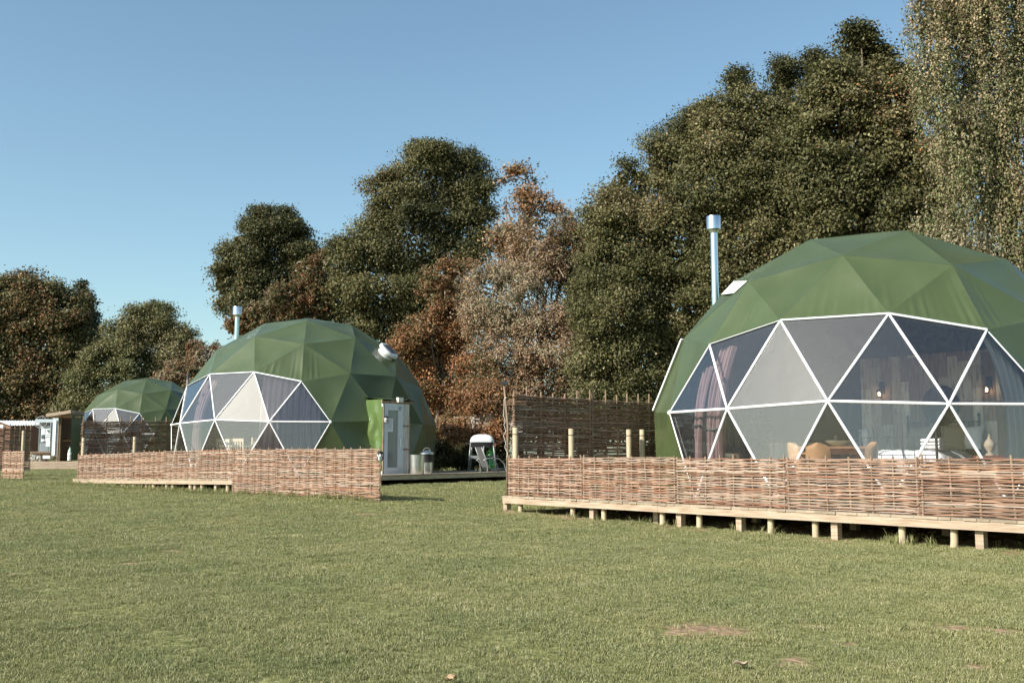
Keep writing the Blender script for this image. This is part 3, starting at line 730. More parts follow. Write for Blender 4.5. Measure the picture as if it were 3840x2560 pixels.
curtain(CA, WA, 145, 150.5, 1.75, 'gathered mauve curtain beside the first white strut of the near dome', 'mauve', folds=5, amp=.055, tie=.35)
curtain(CA, WA, 217, 226, 1.75, 'cream curtain gathered at the right side of the near dome window', 'cream', folds=4, amp=.06, gather=.35)
curtain(CB, WB, 159, 169, 1.9, 'thin lilac brown curtain at the left of the middle dome window', 'mauve', folds=4, amp=.05, gather=.35)
curtain(CB, WB, 197, 226, 1.95, 'wide pink brown curtain filling the right of the middle dome window', 'curtain', folds=10, amp=.06, gather=.12)

# --- near dome
FA = ZA+.04
WD = np.array([-.87, 1.10])/math.hypot(.87, 1.10); WN = np.array([-WD[1], -WD[0]*-1.0]); WN = np.array([-.784, -.620])
wp0 = np.array([8.62, 17.83])
def PW(t, off=0, z=0): q = wp0+WD*t+WN*off; return np.array([q[0], q[1], z])
pw = thing('plank_wall', PW(0, -.05, FA), 'tall wall of reclaimed whitish and brown planks behind the iron bed', 'partition'); pw['kind'] = 'thing'
b = MB(); t = 0.0; palw = [(.74,.69,.63),(.62,.55,.49),(.40,.29,.22),(.31,.22,.16),(.82,.77,.71),(.50,.40,.33),(.27,.185,.13),(.64,.56,.48)]
while t < 2.85:
    wdt = rng.uniform(.15, .25); z = FA
    while z < FA+2.46:
        h = min(rng.uniform(.35, 1.5), FA+2.5-z); k = palw[rng.integers(8)]; kk = rng.uniform(.85, 1.15)
        b.hexa([PW(t, -.03, z), PW(t+wdt-.009, -.03, z), PW(t+wdt-.009, rng.uniform(0,.006), z), PW(t, rng.uniform(0,.006), z), PW(t, -.03, z+h-.003), PW(t+wdt-.009, -.03, z+h-.003), PW(t+wdt-.009, .003, z+h-.003), PW(t, .003, z+h-.003)], np.array(k)*kk); z += h
    t += wdt
b.build('planks', MAT['planks'], pw)
def on_wall(px, py):
    r = ray(px, py); k = (WN@wp0)/(WN@r[:2]); p = r*k; return np.array([p[0], p[1], p[2]+CAMZ])
n3 = np.array([WN[0], WN[1], 0]); d3 = np.array([WD[0], WD[1], 0]); up3 = np.array([0,0,1.0])
mc = on_wall(3530, 1520)+n3*.03
mr_ = thing('round_mirror', mc-up3*.4, 'round wall mirror ringed with small beads above the iron bed', 'mirror')
th = np.linspace(0, 2*math.pi, 41); ringp = [mc+d3*.345*math.cos(a)+up3*.345*math.sin(a) for a in th]
b = MB(); b.add([mc+n3*.012+d3*.34*math.cos(a)+up3*.34*math.sin(a) for a in th[:-1]], [tuple(range(40))]); b.build('mirror_glass', MAT['mirror'], mr_)
b = MB(); b.tube(ringp, .018, 6, caps=False); b.build('rim', MAT['iron'], mr_)
b = MB()
for a in np.linspace(0, 2*math.pi, 49)[:-1]: b.ball(mc+n3*.025+d3*.375*math.cos(a)+up3*.375*math.sin(a), .013, 6)
b.build('bead_ring', MAT['brass'], mr_)
for px, py, lab in [(3310,1478,'small lit wall lantern left of the round mirror'), (3712,1462,'small lit wall lantern right of the round mirror')]:
    q = on_wall(px, py); lt = thing('wall_lantern', q-up3*.15, lab, 'wall lamp', 'lit wall lanterns in the near dome')
    b = MB(); b.box(q+n3*.012+up3*.12+d3*-.0, (.10,.02,.24), axes=[d3, n3, up3]); b.build('backplate', MAT['iron'], lt)
    aa = np.linspace(0, math.pi, 8); b = MB(); b.tube([q+n3*(.02+.05-.05*math.cos(a))+up3*(.13+.07*math.sin(a)) for a in aa], .008, 5); b.build('arm', MAT['iron'], lt)
    b = MB(); b.lathe([(.06,.06),(.02,.10)], q+n3*.12, 8); b.lathe([(.05,-.07),(.055,-.055)], q+n3*.12, 8)
    for k in range(4): b.tube([q+n3*.12+np.array([.05*math.cos(k*1.57+.78), .05*math.sin(k*1.57+.78), s_]) for s_ in (-.06,.06)], .005, 4)
    b.build('cage', MAT['iron'], lt)
    b = MB(); b.ball(q+n3*.12, (.026,.026,.04), 8); b.build('bulb', MAT['bulb'], lt, smooth=True)
# iron bed
fr_, fl_ = np.array([6.76, 16.65]), np.array([5.90, 17.70]); hr, hl = np.array([8.12, 18.13]), np.array([7.30, 19.22])
bed = thing('iron_bed', (*((fr_+hl)/2), FA), 'black iron framed double bed with white linen behind the clear window', 'bed')
def P3(q, z): return np.array([q[0], q[1], z])
b = MB()
for a, c, hh in ((fr_, fl_, 1.03), (hr, hl, 1.32)):
    for q in (a, c): b.tube([P3(q, FA), P3(q, FA+hh)], .021, 10); b.ball(P3(q, FA+hh+.02), .034, 10); b.lathe([(.03,-.02),(.03,.02)], P3(q, FA+hh-.1), 10)
    for zz in (hh-.09, hh-.38, .35): b.tube([P3(a, FA+zz), P3(c, FA+zz)], .009, 6)
    for f in np.linspace(.14, .86, 6): b.tube([P3(a+(c-a)*f, FA+.35), P3(a+(c-a)*f, FA+hh-(.09 if hh > 1.1 else .38 if int(f*10)%2 else .09))], .007, 5)
    b.tube([P3(a, FA+.3), P3(a+(c-a)*.5, FA+.3), P3(c, FA+.3)], .012, 6)
b.beam(P3(fr_, FA+.3), P3(hr, FA+.3), .03, .05); b.beam(P3(fl_, FA+.3), P3(hl, FA+.3), .03, .05)
b.build('bed_frame', MAT['iron'], bed, smooth='auto')
def bedgrid(s0, s1, z, puff=.03, over=.02):
    P = np.zeros((18, 18, 3))
    for i in range(18):
        for j in range(18):
            u = s0+(s1-s0)*i/17; v = j/17; v_ = -over+v*(1+2*over)
            q = fr_+(fl_-fr_)*v_+(hr-fr_)*u; e = min(1, 7*min(v, 1-v, (i+.01)/17, (17.01-i)/17))
            P[i,j] = P3(q, FA+z-.2*(1-e**.5)+puff*math.sin(i*.9+j*.5)*math.sin(j*.8)*e)
    return P
b = MB(); b.hexa([P3(q, FA+.33) for q in (fr_+(hr-fr_)*.03, hr, hl, fl_+(hl-fl_)*.03)]+[P3(q, FA+.56) for q in (fr_+(hr-fr_)*.03, hr, hl, fl_+(hl-fl_)*.03)]); b.build('mattress', MAT['linen'], bed)
MB().grid(bedgrid(.03, .86, .72, .02, .05)).build('duvet', MAT['linen'], bed, smooth=True)
def pillow(name, c, ax, size, lab, mat):
    P = []; b = MB(); n = 12; ax = [np.asarray(a, float)/np.linalg.norm(a) for a in ax]
    for sgn in (1, -1):
        G = np.zeros((n, n, 3))
        for i in range(n):
            for j in range(n):
                u, v = i/(n-1)*2-1, j/(n-1)*2-1; th_ = ((1-u**4)*(1-v**4))**.5
                G[i,j] = c+ax[0]*u*size[0]/2*(1-.06*(1-v*v))+ax[1]*v*size[1]/2*(1-.06*(1-u*u))+ax[2]*sgn*size[2]/2*th_
        b.grid(G)
    o = b.build(name, MAT[mat], None, smooth=True); tag(o, lab, 'pillow', 'pillows on the iron bed'); return o
hd = np.array([*(hr-fr_)/np.linalg.norm(hr-fr_), 0]); lean = hd*.45+up3*.9
for f, back, mat, lab, sz in [(.30,.18,'pillow','square tan cushion propped against the bed head nearest the bed post',(.48,.48,.18)), (.78,.2,'pillow','square tan cushion leaning on the far half of the bed head',(.48,.48,.18)), (.08,.12,'linen','white pillow stood beside the tan cushion at the bed edge',(.40,.46,.16))]:
    q = hr+(hl-hr)*f-hd[:2]*back; pillow('pillow', P3(q, FA+.95), [np.array([*(hl-hr), 0]), lean, np.cross(np.array([*(hl-hr), 0]), lean)], sz, lab, mat)
tq = fr_+(fl_-fr_)*.17+(hr-fr_)*.22
for k in range(3):
    b = MB(); G = []; 
    for a in np.linspace(0, math.pi*2, 17): G.append((.055*math.cos(a), .03*math.sin(a)))
    du = np.array([*(hl-hr), 0]); du /= np.linalg.norm(du)
    P = np.array([[P3(tq, FA+.77+k*.058)+du*w_+hd*x_*3.0+up3*z_ for x_, z_ in G] for w_ in (-.17,-.165,.165,.17)]); P[0] = P[0].mean(0); P[3] = P[3].mean(0)
    o = MB().grid(P).build('towel', MAT['linen'], None, smooth='auto'); tag(o, ['white folded towel at the bottom of the stack on the bed','white folded towel in the middle of the stack on the bed','white folded towel on top of the stack on the bed'][k], 'towel', 'folded towels stacked on the bed')
# dining table, bowl, chairs
tb = at(3130, 1673, 17.3); tz = tb[2]; FAz = FA
td = thing('dining_table', (tb[0], tb[1], FA), 'brown wooden dining table inside the near dome', 'table')
b = MB(); b.box((tb[0], tb[1], tz-.02), (1.15,.75,.04), rz=.1); b.build('tabletop', MAT['table'], td)
b = MB(); b.box((tb[0], tb[1], tz-.085), (1.0,.62,.09), rz=.1); b.build('apron', MAT['table'], td)
for sx in (-1, 1):
    for sy in (-1, 1): MB().box((tb[0]+sx*.47, tb[1]+sy*.28, (FA+tz-.13)/2), (.06,.06,tz-.13-FA)).build('leg', MAT['table'], td)
bo = at(3144, 1672, 17.1); b = MB(); b.lathe([(.06,0),(.09,.008),(.17,.05),(.215,.092),(.205,.092),(.16,.055),(.08,.018),(.01,.014)], (bo[0], bo[1], tz+.002), 28)
tag(b.build('bowl', MAT['bowl'], None, smooth='auto'), 'wide pale green bowl on the dining table', 'bowl')
def round_chair(px, py, y, rz, lab, name='dining_chair'):
    q = at(px, py, y); top = q[2]; rt = thing(name, (q[0], q[1], FA), lab, 'chair', 'round backed chairs round the dining table')
    f = np.array([math.cos(rz), math.sin(rz), 0]); sd_ = np.array([-f[1], f[0], 0]); c0 = np.array([q[0], q[1], 0])
    P = np.zeros((10, 13, 3))
    for i in range(10):
        v = i/9; zz = FA+.46+(top-FA-.46)*v
        hw = .19*(1-.05*v) if v < .62 else .19*math.sqrt(max(.02, 1-((v-.62)/.385)**2))*.97
        for j in range(13):
            u = j/12*2-1; P[i,j] = c0+sd_*hw*u+f*(-.10*(1-u*u)*0+.07*u*u-.06*v)+np.array([0,0,zz])
    b = MB(); b.grid(P); b.grid((P+f*.022)[:, ::-1]); b.build('backrest', MAT['tan_wood'], rt, smooth=True)
    b = MB(); b.lathe([(.17,-.03),(.20,-.02),(.205,.0),(.19,.012)], c0+f*.19+np.array([0,0,FA+.46]), 20); b.build('seat', MAT['tan_wood'], rt, smooth='auto')
    for sx in (-1, 1):
        for sf in (.05, .34):
            b = MB(); b.tube([c0+f*(.19+(sf-.19)*.7)+sd_*sx*.12+np.array([0,0,FA+.44]), c0+f*(.19+(sf-.19)*1.25)+sd_*sx*.20+np.array([0,0,FA])], .014, 7); b.build('leg', MAT['iron'], rt)
round_chair(3066, 1659, 16.0, 1.25, 'tan round backed chair in front of the table, under the green bowl')
round_chair(3277, 1656, 16.4, 2.3, 'tan round backed chair at the table end beside the bed foot')
round_chair(2967, 1658, 16.5, .2, 'tan chair seen edge on at the left end of the dining table')
# kitchen run at the back, stove below the flue, side table
kq = at(3110, 1640, 21.0); kt = thing('kitchen_counter', (kq[0], kq[1], FA), 'low plank fronted kitchen counter at the back of the near dome', 'kitchen unit')
b = MB()
for k in range(13):
    kk = np.array(palw[rng.integers(8)])*rng.uniform(.8,1.1); b.box((kq[0]-1.1+k*.18, kq[1]+.12, FA+.45), (.176,.03,.9), color=kk)
b.build('plank_front', MAT['planks'], kt)
MB().box((kq[0], kq[1]+.38, FA+.925), (2.5,.58,.045)).build('worktop', MAT['darkwood'], kt)
for i, (dx, lab) in enumerate([(-.36,'white cup at the left on the kitchen counter'),(.22,'white cup at the right on the kitchen counter')]):
    b = MB(); b.lathe([(.03,0),(.042,.02),(.045,.10),(.038,.10),(.034,.02),(.01,.012)], (kq[0]+dx, kq[1]+.3, FA+.95), 14); tag(b.build('cup', MAT['white'], None, smooth='auto'), lab, 'cup', 'cups on the kitchen counter')
jq = at(3243, 1590, 19.4); js = thing('white_jug_stand', (jq[0], jq[1], FA), 'white slim ornament stand at the end of the plank wall', 'ornament')
b = MB(); b.lathe([(.11,0),(.10,.03),(.02,.06),(.018,.62),(.09,.65),(.06,.72),(.045,.85),(.07,.95),(.09,1.05),(.06,1.13),(.02,1.16)], (jq[0], jq[1], FA), 16); b.build('stand', MAT['white'], js, smooth='auto')
sx, sy = fa[0]+.12, fa[1]-.6
st = thing('wood_stove', (sx, sy, FA), 'black wood burning stove with glass door below the flue of the near dome', 'stove')
b = MB(); b.box((sx, sy, FA+.52), (.46,.36,.52)); b.box((sx, sy, FA+.79), (.52,.42,.03)); b.build('stove_body', MAT['black'], st)
b = MB(); b.box((sx-.02, sy-.19, FA+.56), (.30,.02,.24)); b.build('stove_door', MAT['mirror'], st)
for a in (-.18,.18):
    for c_ in (-.13,.13): MB().tube([(sx+a, sy+c_, FA), (sx+a, sy+c_, FA+.27)], .018, 6).build('leg', MAT['black'], st)
MB().tube([(sx, sy, FA+.8), (sx, sy, FA+1.9), (sx, sy+.3, FA+2.2)], .07, 12).build('stove_pipe', MAT['black'], st, smooth='auto')
rq = at(3720, 1712, 16.4); rt = thing('bedside_table', (rq[0], rq[1], FA), 'small red topped bedside table by the cream curtain', 'table')
MB().box((rq[0], rq[1], rq[2]+.0), (.42,.36,.035)).build('tabletop', MAT['red'], rt)
for a in (-.17,.17):
    for c_ in (-.14,.14): MB().box((rq[0]+a, rq[1]+c_, (FA+rq[2])/2), (.035,.035,rq[2]-FA-.02)).build('leg', MAT['darkwood'], rt)
lt = thing('table_lamp', (rq[0], rq[1], rq[2]+.02), 'pale turned wooden lamp base on the red bedside table', 'lamp')
b = MB(); z0 = np.array([rq[0]-.03, rq[1], rq[2]+.02]); b.lathe([(.07,0),(.07,.02),(.03,.04),(.03,.06),(.075,.12),(.085,.17),(.06,.23),(.025,.26),(.025,.29),(.012,.30),(.012,.34)], z0, 18); b.build('lamp_base', MAT['light_wood'], lt, smooth='auto')

# --- middle dome
FB = CB[2]-.18*RAD+.04
def ladder_chair(px, py, y, rz, lab):
    q = at(px, py, y); top = q[2]; f = np.array([math.cos(rz), math.sin(rz), 0]); s_ = np.array([-f[1], f[0], 0]); c0 = np.array([q[0], q[1], 0])
    rt = thing('ladder_back_chair', (q[0], q[1], FB), lab, 'chair', 'pale slatted chairs in the middle dome')
    for k in (-1, 1): MB().beam(c0+s_*.19*k+up3*FB, c0+s_*.19*k-f*.05+up3*top, .035, .035).build('leg', MAT['light_wood'], rt)
    for k in (-1, 1): MB().beam(c0+s_*.19*k+f*.38+up3*FB, c0+s_*.19*k+f*.38+up3*(FB+.44), .035, .035).build('leg', MAT['light_wood'], rt)
    b = MB(); b.beam(c0-s_*.17-f*.045+up3*(top-.05), c0+s_*.17-f*.045+up3*(top-.05), .025, .09); b.beam(c0-s_*.17-f*.02+up3*(FB+.6), c0+s_*.17-f*.02+up3*(FB+.6), .02, .05)
    for k in np.linspace(-.11,.11,4): b.beam(c0+s_*k-f*.02+up3*(FB+.6), c0+s_*k-f*.045+up3*(top-.09), .045, .014)
    b.build('backrest', MAT['light_wood'], rt)
    MB().box(c0+f*.19+up3*(FB+.46), (.42,.42,.03), rz=rz).build('seat', MAT['light_wood'], rt)
ladder_chair(840, 1645, 29.5, 1.3, 'pale wooden slatted chair leftmost in the middle dome window')
ladder_chair(889, 1643, 29.6, 1.5, 'pale wooden slatted chair squarely facing away, in the middle dome window centre')
ladder_chair(950, 1640, 29.9, 3.0, 'pale wooden slatted chair turned sideways in the middle dome')
q = at(905, 1682, 30.3); tb = thing('dining_table', (q[0], q[1], FB), 'pale wooden table between the slatted chairs of the middle dome', 'table')
MB().box((q[0], q[1], FB+.74), (1.1,.7,.04)).build('tabletop', MAT['light_wood'], tb)
for a in (-.48,.48):
    for c_ in (-.28,.28): MB().box((q[0]+a, q[1]+c_, FB+.36), (.06,.06,.72)).build('leg', MAT['light_wood'], tb)
# porch with glazed door
dn = np.array([.698,-.716, 0.]); du = np.array([.716,.698,0.])        # outward normal of the door, along the deck edge
dp = at(1443, 1773, 28.3); zd = .50
def PD(u, o, z): return np.array([dp[0], dp[1], 0])+du*u*.86+dn*(o-.12)+up3*z
H = 2.0
por = thing('door_porch', PD(.45, -.2, zd), 'glazed white door set in a flaking white board surround with green tarp side', 'doorway')
G = np.zeros((14, 20, 3))
for i in range(14):
    for j in range(20):
        u = i/13; v = j/19; e = math.sin(math.pi*u)*math.sin(math.pi*min(1, v*1.02))
        G[i,j] = PD(-.02-.03*u*0, -.75*u, zd+.02+(H+.02)*v) + (-du)*(.05*e*math.sin(u*5+v*7)+.05*e*math.sin(v*13-u*9)+.04*e*math.sin(u*14+v*9)+.02*e*math.sin(u*24-v*17))
b = MB(); b.grid(G[::-1]); b.build('tarp_side', MAT['tarp'], por, smooth=True)
G2 = np.array([[PD(u, o, zd+H+.04+.10*(-o)) for u in np.linspace(-.03, 1.06, 4)] for o in (0.03,-.8)]); b = MB(); b.grid(G2); b.build('porch_roof', MAT['cover'], por)
G3 = np.array([[PD(1.06, o, z) for z in (zd, zd+H+.04)] for o in (0,-.8)]); MB().grid(G3).build('porch_side', MAT['cover'], por)
b = MB()
b.box(PD(.012, .01, zd+H/2), (.035,.05,H), axes=[du, dn, up3]); b.box(PD(.54, .012, zd+H-.035), (1.05,.05,.07), axes=[du, dn, up3])
b.build('door_surround', MAT['barewood'], por)
for k, (u, w_) in enumerate([(.835,.05),(.91,.085),(.985,.06)]): MB().box(PD(u, .02+.008*k, zd+H/2-.035), (w_-.004,.03,H-.07), axes=[du, dn, up3]).build('surround_board', MAT['whitewood'], por)
MB().box(PD(1.035, .03, zd+.78), (.035,.06,1.56), axes=[du, dn, up3]).build('surround_board', MAT['barewood'], por)
b = MB()
for z_ in (zd+.68, zd+1.32): b.box(PD(.91, .048, z_), (.20,.012,.04), axes=[du, dn, up3])
b.build('hinge_strap', MAT['barewood'], por)
dr = MB()
for u0, u1, z0, z1 in [(.035,.80,0,.09),(.035,.80,H-.16,H-.07),(.035,.10,.09,H-.16),(.735,.80,.09,H-.16)]:
    dr.box(PD((u0+u1)/2, .0, zd+(z0+z1)/2), (u1-u0-.002,.06,z1-z0-.001), axes=[du, dn, up3])
for u0, u1, z0, z1 in [(.10,.655,.09,.19),(.10,.655,H-.26,H-.16),(.10,.165,.19,H-.26),(.59,.655+.08,.09,H-.16)]:
    dr.box(PD((u0+u1)/2, .012, zd+(z0+z1)/2), (u1-u0-.004,.06,z1-z0-.003), axes=[du, dn, up3])
dro = dr.build('door', MAT['upvc'], por)
MB().box(PD(.38, .0, zd+.94), (.45,.02,1.60), axes=[du, dn, up3]).build('door_glass', MAT['glass'], dro)
b = MB(); b.box(PD(.665, .05, zd+.86), (.03,.015,.22), axes=[du, dn, up3]); b.beam(PD(.665, .08, zd+.93), PD(.56, .085, zd+.93), .02, .02); b.beam(PD(.665, .05, zd+.93), PD(.665, .085, zd+.93), .02, .02); b.build('handle', MAT['galv'], dro)
nt_ = thing('paper_notice', PD(.26, .02, zd+1.2), 'sheet of paper with lines of writing taped inside the glazed door', 'notice')
MB().box(PD(.26, .018, zd+1.34), (.22,.004,.36), axes=[du, dn, up3]).build('sheet', MAT['paper'], nt_)
b = MB()
for k in range(9): b.box(PD(.26-.0+(k%3)*.006, .0215, zd+1.48-k*.033), (.17-.05*((k*7)%3)/2,.002,.008), axes=[du, dn, up3])
b.build('writing', MAT['ink'], nt_)
sl = thing('porch_light', PD(.62, .06, zd+H), 'cream box light mounted over the glazed door', 'lamp')
MB().box(PD(.62, .06, zd+H+.035), (.17,.10,.13), axes=[du, dn, up3]).build('lamp_box', MAT['cream'], sl)
sl = thing('solar_panel', PD(.98, .1, zd+H), 'small tilted solar panel at the right end of the door head', 'solar panel')
MB().beam(PD(.86, .10, zd+H+.06), PD(1.06, .16, zd+H+.0), .16, .015).build('panel', MAT['solar'], sl)
def string_lantern(p, lab):
    r = thing('hanging_lantern', p, lab, 'lantern', 'small white lanterns with black cord mesh')
    MB().lathe([(.03,-.15),(.045,-.13),(.055,-.05),(.048,-.01)], p, 14).build('glass_body', MAT['white'], r, smooth='auto')
    MB().lathe([(.056,-.02),(.056,.015),(.03,.03)], p, 14).build('lid', MAT['black'], r, smooth='auto')
    b = MB()
    for k in range(6):
        a = np.linspace(0, 1, 6)
        for sg in (1,-1): b.tube([(p[0]+.056*math.cos(k*1.047+sg*t_*1.3), p[1]+.056*math.sin(k*1.047+sg*t_*1.3), p[2]-.16+.15*t_) for t_ in a], .004, 3)
    b.build('cord_mesh', MAT['black'], r)
p = at(1426, 1697, 19.62); string_lantern(p, 'small white lantern with black cords on the free end of the hurdle')
string_lantern(PD(.05, .09, zd+1.55), 'small white lantern with black cords on the left door jamb')
# bins
def bin_(px, py, y, r, h, lab, lid):
    q = at(px, py, y); q[2] = .47+.03*0; rt = thing('metal_bin', q, lab, 'bin', 'galvanised bins by the middle dome')
    MB().lathe([(r*.86,0),(r*.9,.02),(r*.95,h*.5),(r,h-.02),(r+.012,h-.01),(r+.012,h),(r-.02,h)], q, 28).build('bin_body', MAT['galv'], rt, smooth='auto')
    if lid:
        MB().lathe([(r+.01,h-.22),(r+.015,h-.02),(r+.03,h)], q, 24).build('bin_liner', MAT['black'], rt, smooth='auto')
        lo = MB().lathe([(r+.035,h+.0),(r+.035,h+.03),(r*.6,h+.085),(.02,h+.11)], q, 24).build('bin_lid', MAT['galv'], rt, smooth='auto')
        a = np.linspace(0, math.pi, 8); MB().tube([(q[0]+.1*math.cos(t_), q[1], q[2]+h+.07+.10*math.sin(t_)) for t_ in a], .01, 5).build('lid_handle', MAT['greymetal'], lo)
bin_(1564, 1770, 27.6, .20, .56, 'open galvanised bin standing in front of its lidded twin', False)
bin_(1600, 1768, 28.3, .165, .58, 'galvanised bin with black liner and domed lid', True)
# barbecue with gas bottle, garden chair
zq = .545; S87 = .86; bq = at(1808, 1700, 31.0); bx, by = bq[0], bq[1]
bb = thing('barbecue', (bx, by, zq), 'white hooded gas barbecue on grey legs beside the tall hurdle', 'barbecue')
P = np.zeros((8, 25, 3))
for i in range(8):
    v = i/7; 
    for j in range(25):
        a = j/24*2*math.pi; k = 5; cx_ = np.sign(math.cos(a))*abs(math.cos(a))**(2/k); sy_ = np.sign(math.sin(a))*abs(math.sin(a))**(2/k)
        sc = math.sqrt(max(0, 1-v**2.3)); P[i,j] = (bx+cx_*.36*(.30+.70*sc), by+sy_*.27*(.30+.70*sc), zq+.86+.235*v)
b = MB(); b.grid(P); b.add(P[-1,:-1], [tuple(range(24))]); b.build('hood', MAT['bbq'], bb, smooth='auto')
MB().box((bx+.13, by-.285, zq+.88), (.26,.02,.045)).build('hood_handle', MAT['bbq'], bb)
P2 = P[0]; b = MB(); Q = np.stack([P2-(0,0,.005), (P2-np.array([bx,by,0]))*np.array([.86,.86,1])+np.array([bx,by,-.16])]); b.grid(Q[::-1]); b.build('firebox', MAT['black'], bb, smooth='auto')
for sx_, sy_, tx in [(-.33,-.2,-.40),(.06,-.22,.02),(.33,-.2,.42),(-.3,.2,-.36),(.3,.2,.36)]:
    MB().tube([(bx+sx_, by+sy_, zq+.86), (bx+tx, by+sy_*1.1, zq+.03)], .022, 8).build('leg', MAT['greymetal'], bb, smooth=True)
b = MB(); b.beam((bx-.39,by-.22,zq+.42),(bx+.02,by-.23,zq+.42),.03,.09); b.tube([(bx-.40,by-.22,zq+.06),(bx-.38,by-.22,zq+.02),(bx+.03,by-.24,zq+.02)], .018, 6); b.build('cross_rail', MAT['greymetal'], bb)
MB().box((bx+.2, by, zq+.455), (.6,.42,.03)).build('shelf', MAT['black'], bb)
b = MB(); b.beam((bx+.36,by-.1,zq+.87),(bx+.70,by-.1,zq+.89),.02,.02); b.beam((bx+.36,by+.1,zq+.87),(bx+.70,by+.1,zq+.89),.02,.02); b.box((bx-.42,by-.1,zq+.82),(.14,.2,.05)); b.build('side_shelf', MAT['black'], bb)
gq = np.array([bx+.26, by+.05, zq])
gb = thing('gas_bottle', gq+(0,0,.05), 'green gas bottle standing under the barbecue', 'gas bottle')
MB().lathe([(.10,0),(.13,.03),(.135,.10),(.145,.12),(.135,.15),(.135,.50),(.12,.56),(.10,.58),(.09,.60),(.10,.62),(.10,.72),(.06,.73)], gq+(0,0,.06), 24).build('bottle_body', MAT['gas'], gb, smooth='auto')
MB().lathe([(.138,.30),(.138,.33)], gq+(0,0,.06), 24, caps=False).build('bottle_band', MAT['black'], gb)
cq = at(1836, 1793, 29.6); cz0 = gz(cq[0], cq[1]); cx0, cy0 = cq[0], cq[1]
gc = thing('garden_chair', (cx0, cy0, cz0), 'grey metal sling garden chair with curved arms standing on the grass', 'chair')
def CH(x, y, z): return np.array([cx0+x*.92-y*.4, cy0+x*.4+y*.92, cz0+z*.84])
for sy_ in (-.27, .27):
    a = np.linspace(0, 1, 10)
    MB().tube([CH(-.22,sy_,0), CH(-.17,sy_,.35), CH(-.19,sy_,.60), CH(-.28,sy_,.70)], .016, 7).build('leg', MAT['greymetal'], gc, smooth=True)
    MB().tube([CH(.42,sy_,0), CH(.40,sy_,.30), CH(.33,sy_,.58), CH(.18,sy_,.73), CH(0,sy_,.77), CH(-.18,sy_,.74), CH(-.30,sy_,.68)], .017, 7).build('armrest', MAT['greymetal'], gc, smooth=True)
    MB().tube([CH(.38,sy_*.9,.42), CH(-.02,sy_*.9,.38), CH(-.12,sy_*.9,.45), CH(-.34,sy_*.9,1.12)], .015, 6).build('side_rail', MAT['greymetal'], gc, smooth=True)
G = np.array([[CH(x, y, z) for y in (-.24,.24)] for x, z in [(.38,.42),(.18,.395),(-.02,.38)]]); MB().grid(G).build('seat', MAT['sling'], gc)
G = np.array([[CH(x, y, z) for y in (-.24,.24)] for x, z in [(-.06,.40),(-.12,.46),(-.2,.70),(-.34,1.12)]]); MB().grid(G).build('backrest', MAT['sling'], gc)
# free standing round posts by the tall hurdles
def pole(px, pyt, y, r, zb_, lab, grp):
    q = at(px, pyt, y); rt = thing('round_post', (q[0], q[1], zb_), lab, 'post', grp)
    MB().tube([(q[0], q[1], zb_), (q[0], q[1], q[2]-.012), (q[0], q[1], q[2])], [r, r, r*.9], 16).build('pole', MAT['round_post'], rt, smooth='auto')
    MB().lathe([(r+.004,-.12),(r+.004,-.108)], q, 16).build('wire_tie', MAT['iron'], rt)
def yA(px):
    t = on_line(px, A0+EA*.22, NA)
    if t < .4: P0 = A0+NA*.19; return (P0+EA*on_line(px, P0, EA))[1]
    return (A0+EA*.22+NA*t)[1]
for px, py, lab in [(1933,1603,'round timber post nearest the corner inside the tall hurdle screen'),(2142,1607,'round timber post in the middle of the near tall screen'),
                    (2358,1610,'left one of two round posts beside the near dome'),(2408,1610,'right one of two round posts beside the near dome')]:
    pole(px, py, yA(px), .049, ZA, lab, 'round posts supporting the near tall screen')
def yB(px):
    P0 = B0+EB*14.3; t = on_line(px, P0, NB)
    if t < .4: P0 = B0+NB*.17; return (P0+EB*on_line(px, P0, EB))[1]
    return (P0+NB*t)[1]
for px, py, lab in [(314,1641,'round timber post at the far corner of the middle deck'),(506,1637,'round timber post midway along the dark screen of the middle deck')]:
    pole(px, py, yB(px), .05, .30, lab, 'round posts supporting the middle tall screen')
# corner pole, cord
cp = PA(.0, .15); ct = at(1890, 1440, cp[1])
c_ = thing('corner_pole', (cp[0]-.02, cp[1], ZA), 'thin hazel pole with a small solar light at the tall screen corner', 'pole')
MB().tube([(cp[0]-.03, cp[1]-.02, ZA), (cp[0]-.02, cp[1]-.02, 1.5), (ct[0], cp[1]-.02, ct[2])], [.022,.02,.014], 8).build('rod', MAT['stake'], c_, smooth=True)
MB().box((ct[0]+.02, cp[1]-.02, ct[2]+.02), (.12,.10,.05)).build('solar_head', MAT['solar'], c_)
pts = [at(px, py, cp[1]-.04) for px, py in [(1898,1488),(1891,1500),(1889,1560),(1895,1578),(1890,1592),(1897,1615),(1888,1633),(1897,1662),(1893,1676),(1904,1699),(1901,1716)]]
cdm = MB(); cdm.tube(pts, .0042, 5); cr = cdm.build('cord', MAT['rope'], None); tag(cr, 'white zigzag cord hanging down the tall screen corner', 'cord')
